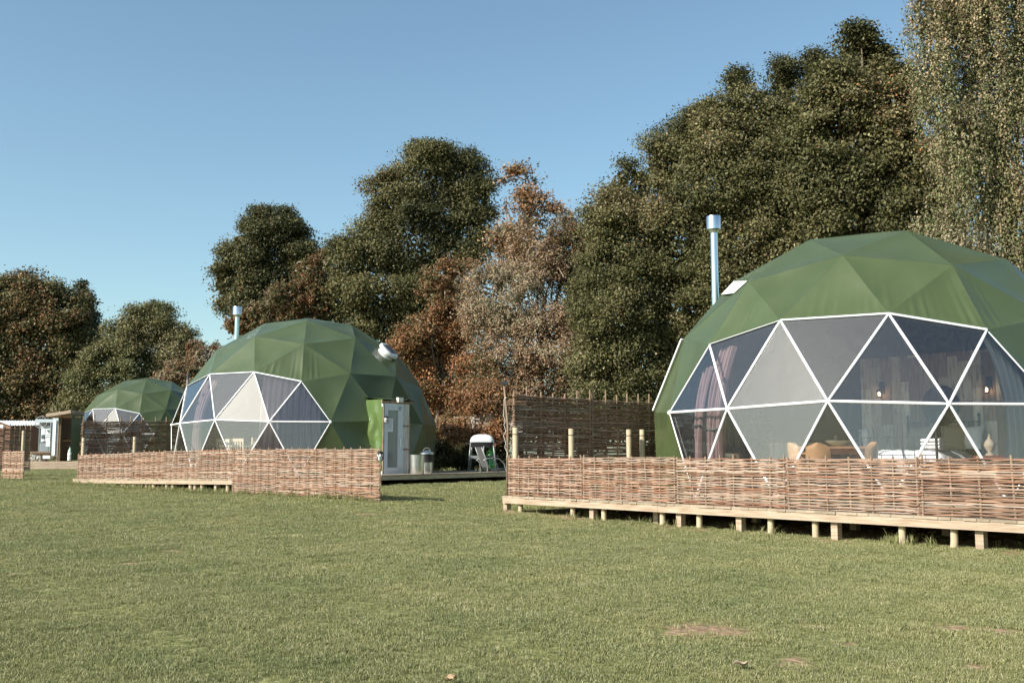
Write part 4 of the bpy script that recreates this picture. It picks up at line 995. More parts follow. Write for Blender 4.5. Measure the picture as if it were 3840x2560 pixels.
# fallen leaves on the lawn
for k, (px, py, lab) in enumerate([(2776,2493,'pale curled leaf lying alone on the lawn near the soil patch'),(1690,2548,'small reddish leaf at the bottom edge of the lawn'),(2240,1968,'pale scrap of leaf on the lawn before the near deck')]):
    q = at_z(px, py, .03); q = at_z(px, py, gz(q[0], q[1])+.03); b = MB(); G = np.zeros((6, 7, 3)); a0 = rng.uniform(0, 6)
    for i in range(6):
        for j in range(7):
            u = i/5*2-1; v = j/6*2-1; rr_ = (1-u*u*.9)*.022; x_ = u*.035; y_ = v*rr_
            G[i,j] = q+np.array([x_*math.cos(a0)-y_*math.sin(a0), x_*math.sin(a0)+y_*math.cos(a0), .012*v*v+.007*math.sin(u*4)+.004])
    b.grid(G); b.grid(G[:, ::-1]-(0,0,.002)); tag(b.build('fallen_leaf', MAT['pale' if k != 1 else 'deadleaf'], None, smooth=True), lab, 'leaf', 'fallen leaves on the lawn')
# ------------------------------------------------------------------ far left: third dome's deck, shelter, sheds
def qbox(b, px0, py0, px1, py1, y, dep, color=None):     # box standing at distance y whose front spans those pixels
    a = at(px0, py1, y); c = at(px1, py0, y)
    return b.box(((a[0]+c[0])/2, y+dep/2, (a[2]+c[2])/2), (abs(c[0]-a[0]), dep, abs(c[2]-a[2])), color=color)
dk = thing('timber_steps', at(190, 1760, 54), 'two long pale timber steps up to the farthest dome deck', 'steps')
for k, (y0, y1, yy, x0) in enumerate([(1729,1738,54.6,90),(1739,1747,54.2,89),(1748,1758,53.8,95)]):
    b = MB(); qbox(b, x0, y0, 330, y1, yy, .35); b.build('tread', MAT['pine'], dk)
b = MB(); qbox(b, 95, 1731, 700, 1752, 55.0, 12.0); b.build('platform', MAT['oldpine'], dk)
for px in (236, 277, 150): b = MB(); qbox(b, px, 1757, px+5, 1768, 54.2, .12); b.build('post', MAT['pine'], dk)
# low and tall far left hurdles
p0 = at(-70, 1790, 36.5); p1 = at(87, 1790, 35.0); z0, z1 = gz(p0[0], p0[1]), gz(p1[0], p1[1])
q0 = p0[:2]+(p1[:2]-p0[:2])*.5
ztop = at(85, 1694, 35)[2]
hurdle(q0, p1, z0+.05, z1+.05, ztop-z1-.05, 'pale low woven hurdle at the far left edge of the lawn', 'far left hurdles', ns=7, seg=2, pitch=.03, rr=.013, below=.12)
p0 = at(-90, 1700, 38.5); p1 = at(113, 1700, 40.5); zt = at(113, 1607, 40.5)[2]
q1 = p0[:2]+(p1[:2]-p0[:2])*.48
hurdle(q1+(p1[:2]-p0[:2])*.008, p1, .45, .45, zt-.45, 'tall dark woven hurdle at the far left in front of the shed', 'far left hurdles', ns=6, seg=2, pitch=.032, rr=.013, above=.14, tone=.62)
hurdle(p0, q1, .45, .45, zt-.45, 'tall dark woven hurdle cut off by the left edge', 'far left hurdles', ns=6, seg=2, pitch=.032, rr=.013, above=.14, tone=.62)
pole(89, 1614, 38.0, .055, .25, 'round timber post standing before the far left tall hurdle', 'far left post')
# shelter
sh = thing('timber_shelter', at(245, 1728, 55.5), 'open timber shelter with a sloping roof beside the farthest dome', 'shelter')
a, c, e, g = at(172, 1551, 54.5), at(265, 1537, 54.5), at(318, 1541, 57.5), at(240, 1553, 57.5)
b = MB(); t_ = np.array([0,0,.16]); b.hexa([a-t_, c-t_, e-t_, g-t_, a, c, e, g]); b.build('roof', MAT['pine'], sh)
for px0, px1, y0, y1 in [(214,219,1580,1730),(221,228,1562,1730)]: b = MB(); qbox(b, px0, y0, px1, y1, 55, .12); b.build('post', MAT['pine'], sh)
b = MB(); qbox(b, 219, 1560, 300, 1566, 55.1, .1); qbox(b, 219, 1650, 300, 1654, 55.6, .1); b.build('rail', MAT['tan_wood'], sh)
b = MB()
for k in range(9):
    kk = rng.uniform(.7, 1.2); qbox(b, 224+k*9, 1558, 224+k*9+8.6, 1729, 56.6, .04, color=(kk,kk,kk))
b.build('back_boards', MAT['darkwood'], sh)
b = MB(); qbox(b, 219, 1560, 222, 1729, 55.2, 1.4); b.build('side_boards', MAT['darkwood'], sh)
# tarp porch of the third dome
tp = thing('tarp_porch', at(290, 1725, 55), 'flat green tarp porch side next to the timber shelter', 'porch')
G = np.zeros((8, 12, 3))
for i in range(8):
    for j in range(12):
        q = at(267+50*i/7+(1-j/11)*-1, 1725-172*j/11, 54.8+1.2*i/7); G[i,j] = q+np.array([0, .04*math.sin(i*1.3+j*.8), 0])
MB().grid(G).build('tarp', MAT['cover'], tp, smooth=True)
# notice kiosk
ks = thing('notice_kiosk', at(170, 1712, 60), 'pale blue kiosk with a notice board and corrugated front', 'kiosk')
b = MB(); qbox(b, 132, 1571, 205, 1583, 60, .15); b.build('beam', MAT['blueboard'], ks)
for x0, x1 in ((143,148),(186,190)): b = MB(); qbox(b, x0, 1583, x1, 1698, 60, .14); b.build('post', MAT['blueboard'], ks)
b = MB(); qbox(b, 152, 1606, 194, 1657, 60.6, .06); nb = b.build('notice_board', MAT['blueboard'], ks)
for x0, y0, x1, y1, mt in [(155,1609,169,1620,'paper'),(171,1609,191,1630,'paper'),(155,1622,170,1628,'paper'),(155,1632,167,1644,'sling'),(169,1633,190,1637,'paper'),(156,1646,166,1653,'paper'),(170,1641,188,1654,'paper'),(176,1611,184,1617,'mint')]:
    b = MB(); qbox(b, x0, y0, x1, y1, 60.55 if mt != 'mint' else 60.5, .04); b.build('poster', MAT[mt], nb)
b = MB()
for k in range(9): qbox(b, 153+k*4.6, 1596, 155.4+k*4.6, 1606, 60.3, .03)
b.build('awning', MAT['linen'], ks)
b = MB(); n = 60; a_, c_ = at(147, 1697, 60.4), at(192, 1697, 60.4); zt = at(147, 1660, 60.4)[2]
P = np.array([[(a_[0]+(c_[0]-a_[0])*j/(n-1), 60.4+.02*math.sin(j*1.25), z) for j in range(n)] for z in (a_[2], zt)]); b.grid(P); b.build('corrugated_front', MAT['corr'], ks, smooth=True)
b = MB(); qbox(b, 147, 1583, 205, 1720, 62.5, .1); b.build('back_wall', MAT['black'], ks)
dl = thing('blue_door', at(205, 1712, 58.5), 'pale blue door slab with a white panel standing left of the shelter', 'door'); dl['kind'] = 'thing'
b = MB(); qbox(b, 192, 1567, 219, 1711, 58.5, .08); b.build('slab', MAT['blueboard'], dl)
b = MB(); qbox(b, 196, 1574, 211, 1706, 58.44, .05); b.build('white_panel', MAT['white'], dl)
wb_ = thing('white_container', at(182, 1673, 58), 'white plastic water container hanging before the kiosk', 'container')
q = at(182, 1673, 58); b = MB(); b.box((q[0], 58, q[2]+.16), (.22,.18,.32)); b.lathe([(.05,.32),(.03,.38),(.03,.42)], (q[0]+.03, 58, q[2]), 10); b.build('body', MAT['bottle'], wb_)
# wheel on the kiosk
wc = at(154, 1583, 60.9); wr_ = .34
wl = thing('cart_wheel', wc-(0,0,wr_), 'old grey spoked cart wheel standing above the kiosk beam', 'wheel')
th = np.linspace(0, 2*math.pi, 33); MB().tube([wc+np.array([wr_*math.cos(a), 0, wr_*math.sin(a)]) for a in th], .025, 6, caps=False).build('rim', MAT['iron_wheel'], wl, smooth=True)
b = MB()
for k in range(10): b.tube([wc, wc+np.array([wr_*math.cos(k*.628), 0, wr_*math.sin(k*.628)])], .012, 4)
b.build('spokes', MAT['iron_wheel'], wl)
# shed
sd_ = thing('garden_shed', at(90, 1715, 63), 'dark brown shed with a pale corrugated metal roof at the far left', 'shed')
r0, r1 = at(-12, 1577, 65.2), at(150, 1577, 66.5); e0, e1 = at(36, 1595, 63.2), at(182, 1594, 64.5); n = 110; m_ = 3
G = np.zeros((m_, n, 3))
for i in range(m_):
    for j in range(n):
        u = j/(n-1); A_ = r0+(r1-r0)*u; B_ = e0+(e1-e0)*u; G[i,j] = A_+(B_-A_)*i/(m_-1); G[i,j,2] += .035*max(-.4, math.sin(u*n*.85))
MB().grid(G).build('roof', MAT['corr'], sd_, smooth=True)
w0, w1 = e0.copy(), e1.copy(); zf = gz(w0[0], w0[1])
b = MB(); rr0 = r0+(0,.1,-.1); rr1 = r1+(0,.1,-.1)
def F_(p, z): return np.array([p[0], p[1], z])
b.add([F_(w0+(0,.15,0), zf), F_(w1+(0,.15,0), zf), w1+(0,.15,-.08), w0+(0,.15,-.08), F_(r0, zf), r0-(0,0,.06), F_(r0*2-w0, zf), (r0*2-w0)*np.array([1,1,0])+np.array([0,0,w0[2]])],
      [(0,1,2,3),(4,0,3,5),(6,4,5,7)]); b.build('wall', MAT['shed'], sd_)
b = MB(); qbox(b, 0, 1592, 12, 1604, 63.9, .05); b.build('window', MAT['white'], sd_)
b = MB(); qbox(b, 98, 1570, 104, 1577, 66, .05); b.build('roof_panel', MAT['solar'], sd_)
# log, rocks, bench, bottle
lg = at(115, 1704, 57); l2 = at(186, 1703, 57.6); b = MB(); b.tube([lg, (lg+l2)/2, l2], [.17,.165,.16], 14); tag(b.build('log', MAT['barewood'], None, smooth='auto'), 'long brown log lying across behind the pale rocks', 'log')
bn = thing('white_bench', at(175, 1722, 56.6), 'low white bench in front of the blue door', 'bench')
b = MB(); qbox(b, 160, 1707, 187, 1719, 56.5, .4); b.build('seat', MAT['white'], bn)
for x in (164, 183): b = MB(); qbox(b, x, 1719, x+2.5, 1726, 56.6, .08); b.build('leg', MAT['greymetal'], bn)
for k, (x, y, r, lab) in enumerate([(121,1724,.20,'pale grey rock at the left of the little rock heap'),(131,1716,.22,'tallest pale rock standing in the rock heap'),(143,1720,.20,'grey rock at the right of the rock heap'),(150,1727,.13,'small dark rock at the right foot of the heap')]):
    q = at(x, y, 55.8); b = MB(); b.ball(q, (r, r*.8, r*.85), 10); V = b.v[0]; b.v[0] = q+(V-q)*(1+.22*np.sin(V[:,0:1]*17+V[:,2:3]*13+k)); tag(b.build('rock', MAT['stone'], None), lab, 'rock', 'rocks heaped by the far steps')
q = at(261, 1726, 54.9); bt = thing('white_bottle', q, 'tall white and green cylinder bottle standing in the shelter', 'bottle')
MB().lathe([(.10,0),(.11,.02),(.11,.40),(.10,.42)], q, 16).build('body', MAT['bottle'], bt, smooth='auto')
MB().lathe([(.10,.42),(.09,.52),(.05,.62),(.03,.64),(.03,.70)], q, 16).build('shoulder', MAT['mint'], bt, smooth='auto')
b = MB(); b.lathe([(.112,.24),(.112,.26)], q, 16); b.beam(q+(0,0,.72), q+(-.12,0,.76), .03, .04); b.build('valve', MAT['black'], bt)
# stilted hut among the shrubs
hx = at(1800, 1600, 38.5)
hs = thing('stilted_hut', (hx[0], 38.5, gz(hx[0], 38.5)), 'pale hut on stilts half hidden in the shrubs behind the barbecue', 'hut')
b = MB(); qbox(b, 1752, 1500, 1960, 1620, 38.5, 3); b.build('wall', MAT['render_wall'], hs)
b = MB(); a, c = at(1735, 1506, 38.0), at(1975, 1506, 38.0); e, g = at(1960, 1468, 40), at(1750, 1468, 40); t_ = np.array([0,0,.12]); b.hexa([a-t_, c-t_, e-t_, g-t_, a, c, e, g]); b.build('roof', MAT['darkwood'], hs)
b = MB(); qbox(b, 1777, 1543, 1801, 1546, 38.43, .1); qbox(b, 1777, 1570, 1801, 1573, 38.43, .1); qbox(b, 1777, 1546, 1780, 1570, 38.43, .1); qbox(b, 1798, 1546, 1801, 1570, 38.43, .1); qbox(b, 1788, 1546, 1790, 1570, 38.45, .06); qbox(b, 1780, 1556, 1788, 1557.5, 38.45, .06); wf = b.build('window', MAT['white'], hs)
b = MB(); qbox(b, 1780, 1546, 1798, 1570, 38.47, .02); b.build('pane', MAT['solar'], wf)
for x in (1760, 1784, 1850, 1930): b = MB(); qbox(b, x, 1620, x+5, 1672, 38.7, .12); b.build('stilt', MAT['oldpine'], hs)
b = MB()
for y in (1562, 1583, 1604): qbox(b, 1700, y, 1752, y+5, 38.5, .06)
for x in (1702, 1726): qbox(b, x, 1560, x+3, 1620, 38.6, .08)
qbox(b, 1698, 1618, 1752, 1624, 38.5, 2.0); b.build('balcony', MAT['oldpine'], hs)
# ------------------------------------------------------------------ trees
K2 = 3840/2352
def leaf_mesh(name, C, Nn, size, colr, parent, aspect=.62, tdir=None):
    n = len(C); a = rng.normal(size=(n,3)) if tdir is None else tdir + rng.normal(0,.35,(n,3))
    Nn = Nn/np.linalg.norm(Nn, axis=1)[:,None]
    t = a-(a*Nn).sum(1)[:,None]*Nn; t /= np.linalg.norm(t, axis=1)[:,None]+1e-9; b = np.cross(Nn, t)
    L = (size/2)[:,None]; W = L*aspect
    V = np.stack([C-t*L, C+b*W+Nn*L*.12, C+t*L, C-b*W+Nn*L*.12], 1).reshape(-1,3) - ORI[parent.name]
    me = bpy.data.meshes.new(name); me.vertices.add(4*n); me.vertices.foreach_set('co', V.ravel())
    me.loops.add(4*n); me.loops.foreach_set('vertex_index', np.arange(4*n, dtype=np.int32))
    me.polygons.add(n); me.polygons.foreach_set('loop_start', np.arange(0, 4*n, 4, dtype=np.int32)); me.polygons.foreach_set('loop_total', np.full(n, 4, np.int32))
    ca = me.color_attributes.new('Col', 'FLOAT_COLOR', 'POINT'); cc = np.ones((n,4,4)); cc[:,:,:3] = colr[:,None,:]; ca.data.foreach_set('color', cc.ravel())
    me.materials.append(MAT['leaf']); me.update(calc_edges=True)
    o = bpy.data.objects.new(name, me); col.objects.link(o); o.parent = parent; ORI[o.name] = ORI[parent.name]; return o
def n3d(P, s, ph):
    x, y, z = P[:,0]*s, P[:,1]*s, P[:,2]*s
    return (np.sin(x*1.9+1.3*np.sin(z*1.1+ph)+ph)+np.sin(y*2.3+1.1*np.sin(x*1.3)+2*ph)+np.sin(z*2.1+1.2*np.sin(y*1.7)+3*ph))/3
def tree(name, label, d, lobes, n, leaf, pal, trunk=None, mode='clump', m=26, depth=.85, holes=.25, csig=None, twigs=0, tr=.22, group='trees along the field edge', gap=None, bark=(1,1,1), cat='tree', shell=.10, zmin=None, fill=True):
    Cs = []; Rs = []
    for l in lobes:
        x, y, rx, ry = l[:4]; dy = l[4] if len(l) > 4 else rng.uniform(-1, 1)*.5
        c = at(x*K2, y*K2, d+dy); Cs.append(c); k = K2/FPX*(d+dy); Rs.append((rx*k, (rx+ry)/2*k*depth, ry*k))
    Cs = np.array(Cs); Rs = np.array(Rs); Cm, Rm = Cs, Rs
    sat = []                             # boughs: smaller leaf masses breaking up every main mass
    for c_, r_ in zip(Cs, Rs):
        for q_ in range(13 if mode != 'birch' else 0):
            dv = rng.normal(size=3); dv[1] = -abs(dv[1])*.9+.25*rng.normal(); dv[2] += .25; dv /= np.linalg.norm(dv); f_ = rng.uniform(.2,.4)
            sat.append((c_+dv*r_*rng.uniform(.70,.95), np.maximum(r_.mean()*f_*np.array([1.15,1.1,.8]), .16)))
    if sat: Cs = np.r_[Cs, np.array([a for a, _ in sat])]; Rs = np.r_[Rs*.9, np.array([a for _, a in sat])]
    if trunk is None: trunk = (np.mean([l[0] for l in lobes]),)
    tb = at(trunk[0]*K2, 1000, d+.4); zg = gz(tb[0], tb[1]); 
    root = thing(name, (tb[0], tb[1], zg), label, cat, group)
    K = int(n/m*1.9); wgt = (Rs[:,0]*Rs[:,1]+Rs[:,0]*Rs[:,2]+Rs[:,1]*Rs[:,2]); wgt[:len(Cm)] *= (.55 if sat else 1); wgt /= wgt.sum()
    li = rng.choice(len(Cs), K, p=wgt); D = rng.normal(size=(K,3)); D /= np.linalg.norm(D, axis=1)[:,None]
    ph = rng.uniform(0, 6)
    uu_sh = np.where(li < len(Cm), shell, .28)
    lump = .15*n3d(D*2.4+li[:,None]*1.7, 1.6, ph)+.11*n3d(D*5+li[:,None], 1.5, ph+1)
    u = 1-np.abs(rng.normal(0, 1, K))*uu_sh+lump; spr = rng.uniform(size=K) < .03; u = np.where(spr, u+rng.uniform(.02,.09,K), u)
    P = Cs[li]+D*Rs[li]*u[:,None]
    q = ((P[:,None,:]-Cs[None])/Rs[None]); q = np.sqrt((q**2).sum(2)); q[np.arange(K), li] = 9
    q_ = q[:, :len(Cm)].min(1); keep = ~((q_ < .74) & (rng.uniform(size=K) < .85))
    keep &= ~((D[:,1] > .45) & (rng.uniform(size=K) < .55))
    keep &= ~(n3d(P, 1.25, ph+2)+.5*n3d(P, 2.9, ph) < -1+holes*2.2)
    keep &= P[:,2] > (ground_z(P[:,0], P[:,1])+.15)
    if zmin is not None: keep &= P[:,2] > zmin
    P, D, li = P[keep], D[keep], li[keep]
    if len(P) > n//m: P, D, li = P[:n//m], D[:n//m], li[:n//m]
    K = len(P)
    # colours: palette of (rgb, weight), chosen per clump with some smooth drift
    pc = np.array([c for c, _ in pal]); pw_ = np.array([w_ for _, w_ in pal], float); pw_ /= pw_.sum(); cum = np.cumsum(pw_)
    f = np.clip(.5+.42*n3d(P, .55, ph+4)+rng.normal(0, .13, K), 0, .999)
    cs = csig or np.clip(Rs[li].mean(1)*.16, .18, .55)
    cs = cs*np.where(li < len(Cm), 1, .72)
    cs = np.broadcast_to(cs, (K,))*.72*rng.uniform(.6,1.3,K)
    if mode == 'birch':
        ln = rng.uniform(.6, 2.3, K); tt = rng.uniform(0, 1, (K,m)); off = rng.normal(0, .075, (K,m,3)); off[:,:,2] = -tt*ln[:,None]+.3
        off[:,:,:2] += (D[:,None,:2]*tt[:,:,None]*.12)
    elif mode == 'spray':
        ax = D*.6+rng.normal(0,.5,(K,3))+np.array([0,0,.35]); ax /= np.linalg.norm(ax, axis=1)[:,None]
        off = rng.normal(0, .22, (K,m,3))*cs[:,None,None]+ax[:,None,:]*(rng.uniform(-.9,1.3,(K,m,1))*cs[:,None,None]*1.7)
    else:
        off = np.clip(rng.normal(0, 1, (K,m,3)), -1.7, 1.7)*cs[:,None,None]*np.array([1,1,.62])
    Lc = (P[:,None,:]+off).reshape(-1,3); Dl = np.repeat(D, m, 0); n_ = len(Lc)
    Nn = Dl*.6+np.array([0,0,.45])+rng.normal(0,.5,(n_,3))
    fl = np.clip(np.repeat(f, m)+rng.normal(0,.055,n_), 0, .999); ci = np.searchsorted(cum, fl); ci = np.clip(ci, 0, len(pc)-1)
    cl_ = pc[ci]*rng.uniform(.76,1.25,n_)[:,None]*(1+rng.normal(0,.05,(n_,3)))
    sz = leaf*rng.uniform(.6,1.35,n_)
    # fewer, larger leaves inside keep the crown from being see-through
    ni = int(n*.10); wm_ = (Rm**2).sum(1); wm_ /= wm_.sum(); lj = rng.choice(len(Cm), ni, p=wm_); Di = rng.normal(size=(ni,3)); Di /= np.linalg.norm(Di, axis=1)[:,None]
    if fill:
        Pi = Cs[lj]+Di*Rs[lj]*(rng.uniform(.25,.72,ni)**.6)[:,None]; ok = Pi[:,2] > ground_z(Pi[:,0], Pi[:,1])+.1; Pi, Di = Pi[ok], Di[ok]
        Lc = np.r_[Lc, Pi]; Nn = np.r_[Nn, rng.normal(size=Pi.shape)]; sz = np.r_[sz, leaf*rng.uniform(1.6,2.6,len(Pi))*(.75 if mode == 'spray' else 1)]; cl_ = np.r_[cl_, pc[rng.choice(len(pc), len(Pi), p=pw_)]*.9]
    if gap is not None:
        for x0, y0, x1, y1, pr in gap:
            v = Lc-np.array([0,0,CAMZ]); dd = v[:,1]*_c+v[:,2]*_s; U = 1920+FPX*v[:,0]/dd; Vv = 1280-FPX*(v[:,2]*_c-v[:,1]*_s)/dd
            k = ~((U > x0*K2) & (U < x1*K2) & (Vv > y0*K2) & (Vv < y1*K2) & (rng.uniform(size=len(Lc)) < pr)); Lc, Nn, sz, cl_ = Lc[k], Nn[k], sz[k], cl_[k]
    leaf_mesh('crown', Lc, Nn, sz, np.clip(cl_, .005, .8), root, tdir=(np.array([0,0,-1.0]) if mode == 'birch' else None))
    # trunk with limbs running out into the lobes
    b = MB(); Cs, Rs2 = Cm, Rs; Rs = Rm; top = Cs[:,2].mean(); base = np.array([tb[0], tb[1], zg-.1]); ctr = np.array([Cs[:,0].mean()*.5+tb[0]*.5, Cs[:,1].mean(), top])
    trunk_pts = [base, base*.6+ctr*.4+rng.normal(0,.15,3)*np.array([1,1,0]), ctr]; b.tube(trunk_pts, [tr, tr*.75, tr*.4], 9, color=bark)
    for i in range(len(Cs)):
        for rep in range(2):
            e = Cs[i]+np.clip(rng.normal(0,.22,3),-.4,.4)*Rs[i]; s0 = base*.35+ctr*.65 if Cs[i][2] > ctr[2]*.7 else base*.65+ctr*.35
            md = (s0+e)/2+rng.normal(0,.10,3)*np.linalg.norm(e-s0)*.5; b.tube([s0, md, e], [tr*.42, tr*.28, tr*.10], 6, color=bark)
    Cs = np.r_[Cm, np.array([a for a, _ in sat]).reshape(-1,3)]; Rs = Rs2
    if twigs:
        sel = rng.choice(K, min(K, twigs), replace=False)
        for i in sel:
            e = P[i]+D[i]*Rs[li[i]].mean()*rng.uniform(-.02,.10)+np.array([0,0,rng.uniform(-.1,.25)]); s0 = Cs[li[i]]+(P[i]-Cs[li[i]])*rng.uniform(.35,.7)+rng.normal(0,.15,3)
            md = (s0+e)/2+rng.normal(0,.12,3); kk = rng.uniform(2.0,3.4); b.tube([s0, md, e], [.022,.016,.007], 4, caps=False, color=(kk,kk*.95,kk*.9))
    b.build('trunk', MAT['bark'], root, smooth=True)
    return root
OL=(.116,.113,.049); DK=(.056,.061,.027); YG=(.195,.177,.082); BR=(.19,.115,.055); OR=(.40,.20,.09); RD=(.31,.135,.072); GY=(.31,.265,.175); PK=(.37,.25,.165); LG=(.165,.178,.082); TN=(.36,.29,.175)
limeP=[(DK,3),(OL,5),(YG,2),(OL,2),(BR,.4)]
chesP=[(DK,1),(OL,2),(BR,3),(OR,2.2),(YG,.8),(OR,1)]
sycP=[(DK,2.2),(OL,4.5),(YG,2.4),(GY,.7),(BR,.5)]
tree('chestnut_tree','big brown and orange tinged tree at the far left behind the shed',72,[(60,690,72,78),(150,715,66,75),(-10,760,80,100),(115,790,85,80),(40,870,85,80),(140,870,62,75),(-70,800,90,150),(20,945,80,55),(100,950,75,52),(-60,950,60,50),(175,790,45,70),(185,940,40,50)],117000,0.190,[(OL,4.5),(BR,1.8),(DK,1.6),(OR,.35),(TN,.7),(YG,2)],trunk=(60,),csig=.55,m=22,depth=.8,tr=.4)
tree('fir_tree','dark blue green conifer tip rising behind the brown tree',82,[(190,672,10,28),(192,700,20,30),(197,730,28,34),(203,765,34,38),(208,800,36,40)],18000,0.184,[((.035,.055,.035),3),((.06,.08,.05),2),(DK,1)],trunk=(195,),csig=.35,m=14,depth=1,shell=.22)
tree('ash_tree','feathery light green tree left of the middle dome flue',70,[(295,770,58,62),(355,755,66,58),(405,800,48,62),(245,835,55,52),(310,840,80,60),(395,860,55,50),(200,885,50,50),(165,950,42,52),(230,945,62,58),(300,930,70,65),(370,930,60,50),(150,1010,40,50),(200,1010,60,50),(320,720,28,22),(370,712,25,20)],117000,0.134,[(LG,5),(OL,2),(YG,2.4),(DK,.8),(GY,.7)],trunk=(300,),m=20,twigs=50,csig=.48)
tree('hawthorn_shrub','pale twiggy shrub with red leaves between the ash tree and the middle dome',67.5,[(420,860,48,42),(465,840,40,45),(470,890,50,50),(380,890,40,40),(495,815,22,28),(450,800,20,20),(360,940,40,40)],38250,0.106,[(PK,2.5),(GY,3),(RD,1),(OL,1.5),(TN,1.5)],trunk=(440,),mode='spray',twigs=320,m=14,tr=.1,cat='shrub',group='autumn shrubs')
tree('lime_tree','round crowned green tree above the middle dome flue',53,[(620,535,66,64),(565,585,62,62),(528,650,44,52),(680,580,55,62),(635,640,82,64),(575,690,50,48),(525,695,34,26),(700,610,42,42),(600,500,30,24),(640,740,60,50)],81000,0.116,[(OL,4),(DK,2.2),(YG,2.2),(BR,.7)],trunk=(600,),m=22,twigs=40,holes=.32,csig=.42)
tree('hornbeam_shrub','rust tinted shrub growing over the middle dome',47,[(650,700,60,48),(600,735,55,36),(715,650,40,55),(700,720,55,50),(560,750,40,28),(740,700,40,50),(745,600,20,32)],45000,0.092,[(RD,1),(BR,3),(OL,3),(PK,1.6),(GY,1.6)],trunk=(650,),mode='spray',twigs=220,m=16,tr=.1,cat='shrub',group='autumn shrubs')
tree('lime_tree','tall dense dark lime tree at the middle of the row',47,[(985,405,95,82),(905,455,62,70),(1075,425,62,72),(1010,370,60,42),(860,560,66,66),(800,605,52,62),(955,560,118,110),(1075,545,70,95),(880,665,112,85),(1000,690,112,85),(785,680,66,66),(860,780,95,60),(950,840,60,80),(1010,800,80,60),(760,740,50,40),(1100,460,40,60)],175500,0.106,limeP,trunk=(960,),m=24,csig=.42)
tree('horse_chestnut','tall orange brown sparse tree against the sky beside the tall lime',44.5,[(1200,415,34,42),(1228,470,50,50),(1195,500,50,66),(1155,460,34,48),(1270,500,36,48),(1150,575,58,64),(1095,640,44,56),(1212,380,16,20),(1180,560,60,60),(1240,440,26,30)],21375,0.128,[(OR,3),(BR,3),(TN,1.6),(RD,.6),(OL,1.6),(GY,.8)],trunk=(1195,),m=14,twigs=160,holes=.44,fill=False,csig=.36,tr=.16)
tree('horse_chestnut','low orange brown sapling in front of the tall lime',41.5,[(1010,670,52,52),(995,775,64,66),(1060,740,44,58),(945,800,42,56),(1005,880,52,58),(1035,945,48,60),(1085,870,56,72),(1090,960,44,50),(1040,620,24,30),(1000,1000,40,45),(1060,1010,40,35)],76500,0.095,[(OR,2.6),(RD,.9),(BR,3),(OL,2.6),(TN,1.2),(GY,.8)],trunk=(1010,),m=16,twigs=240,holes=.33,csig=.34,tr=.12,gap=[(1078,948,1135,992,.6),(1050,930,1140,1000,.2)])
tree('hawthorn_tree','wide pale grey brown twiggy tree left of the dark hedge',39.5,[(1250,590,84,72),(1195,690,92,92),(1300,620,66,100),(1175,810,84,84),(1275,790,95,105),(1125,870,48,62),(1250,895,92,78),(1160,930,54,50),(1310,910,60,80),(1220,550,50,40),(1310,540,34,44),(1325,640,46,80),(1315,740,60,90),(1325,850,50,90),(1350,600,30,60),(1110,760,56,80),(1125,670,46,66)],144000,0.074,[(GY,4),(PK,3),(BR,2.4),(OL,2.6),(RD,.9),(TN,1.6)],trunk=(1240,),mode='spray',twigs=900,m=18,tr=.16,gap=[(1078,948,1135,992,.45)],csig=.4)
tree('field_maple','dense dark green hedge tree with brown keys left of the near dome flue',34.5,[(1450,430,64,62),(1400,500,62,78),(1540,370,74,92),(1465,555,106,106),(1380,620,56,86),(1420,715,92,96),(1550,555,96,116),(1570,700,86,116),(1460,825,105,80),(1365,830,52,82),(1590,300,46,52),(1350,930,46,60),(1375,560,46,60),(1440,930,90,60),(1345,700,30,70),(1560,850,80,90)],207000,0.081,[(DK,2),(OL,4.5),(YG,2),(GY,.8),(BR,1)],trunk=(1460,),m=24,csig=.36)
tree('sycamore_tree','broad sycamore behind the near dome flue, lumpy top with brown keys',33.5,[(1690,300,82,96),(1745,255,54,66),(1640,420,96,110),(1745,430,106,110),(1700,560,116,106),(1815,500,92,120),(1690,205,24,42),(1800,185,30,54),(1795,300,60,80),(1870,160,24,40),(1640,300,40,40),(1680,690,110,90),(1800,660,100,90),(1620,270,26,30)],189000,0.088,sycP,trunk=(1770,),m=24,twigs=60,csig=.38)
tree('sycamore_tree','tallest pointed sycamore with rusty keys between birch and broad sycamore',32,[(1962,138,50,54),(1950,225,100,86),(2050,250,72,96),(1880,265,54,86),(1965,345,124,106),(2090,380,84,106),(1905,455,104,106),(2030,475,116,106),(2140,470,72,106),(1968,92,30,36),(2010,150,40,50),(2160,560,70,80),(1900,580,100,90),(2040,600,110,90),(1860,350,60,80)],157500,0.101,[(DK,2),(OL,4.8),(YG,1.8),(GY,.9),(BR,.9),(OR,.25)],trunk=(1985,),m=24,twigs=80,csig=.38,bark=(1.3,1.25,1.2))
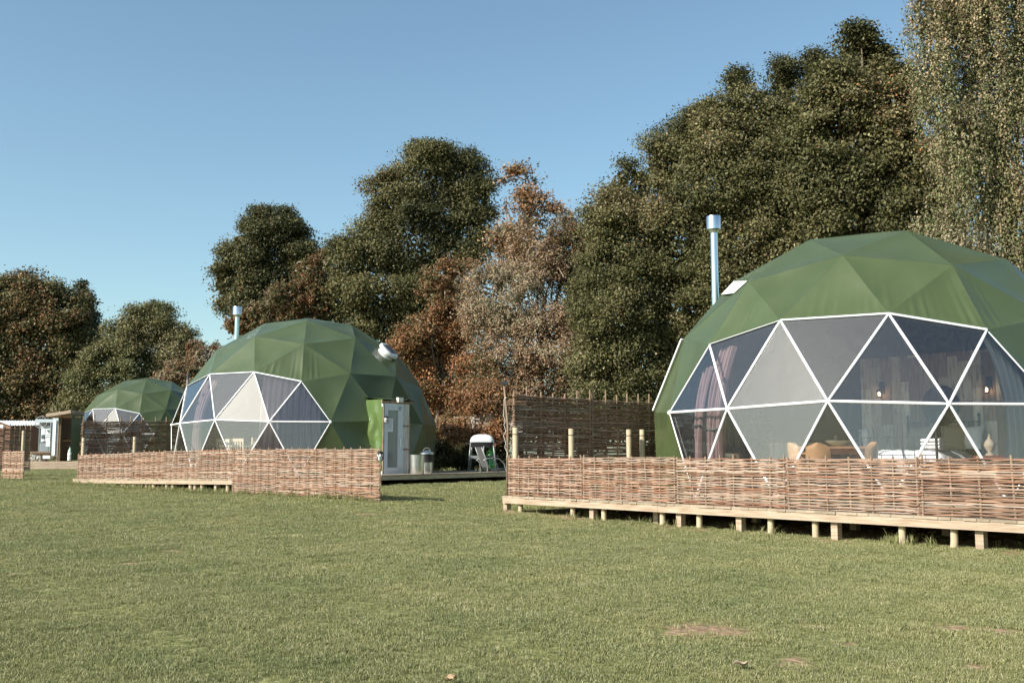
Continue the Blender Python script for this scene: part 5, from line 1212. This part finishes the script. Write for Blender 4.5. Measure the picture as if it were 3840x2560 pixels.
tree('birch_tree','pale weeping birch filling the upper right corner',28.5,[(2200,-40,95,85),(2300,60,110,140),(2170,110,62,90),(2270,250,105,140),(2360,330,120,170),(2250,430,84,120),(2330,520,100,110),(2420,100,120,200),(2240,20,90,90),(2200,320,60,110),(2400,620,110,110),(2290,640,70,80),(2330,-150,140,110),(2480,400,120,220),(2150,560,60,80),(2200,600,70,80),(2130,40,46,70),(2150,230,50,90)],237500,0.070,[(GY,3.4),(LG,3.2),(TN,2.4),(OL,1.4),(BR,.7),(YG,2.2)],trunk=(2330,),mode='birch',m=46,twigs=120,holes=.40,bark=(2.0,1.95,1.9),tr=.10)
tree('ivy_bush','low dark green leafy bush behind the bins',37,[(1010,1040,40,28),(1050,1052,50,26),(1090,1050,30,28),(1130,1040,30,40)],20250,0.078,[(LG,3),(OL,2.5),(DK,1.5)],trunk=(1050,),m=16,cat='bush',tr=.05,group='low bushes',csig=.22)
tree('laurel_hedge','dark hedge closing the gaps below the trees behind the near dome',41,[(1360+i*85,960+rng.uniform(-30,10),70,80) for i in range(20)],22000,.24,[(DK,3),(OL,2)],trunk=(1800,),m=18,cat='hedge',tr=.05,group='hedges',csig=.5)
tree('laurel_hedge','dark hedge closing the gaps behind the shed and the far dome',88,[(-120+i*75,985+rng.uniform(-20,10),62,48) for i in range(11)],9000,.45,[(DK,3),(OL,2)],trunk=(300,),m=16,cat='hedge',tr=.05,group='hedges',csig=.7)
tree('laurel_hedge','dark hedge closing the gaps behind the middle dome',66,[(540+i*72,975+rng.uniform(-30,10),66,66) for i in range(12)],14000,.32,[(DK,3),(OL,2)],trunk=(700,),m=16,cat='hedge',tr=.05,group='hedges',csig=.6)
tree('hawthorn_shrub','sparse rusty shrub screening the stilted hut behind the barbecue',36.3,[(1080,930,46,34),(1130,915,46,40),(1050,985,34,36),(1145,985,30,40),(1095,1000,40,22)],20250,0.071,[(RD,1.2),(OR,2),(BR,2.5),(PK,2),(OL,2)],trunk=(1085,),mode='spray',m=12,tr=.06,cat='shrub',group='autumn shrubs',csig=.3,gap=[(1080,950,1133,990,.62)])
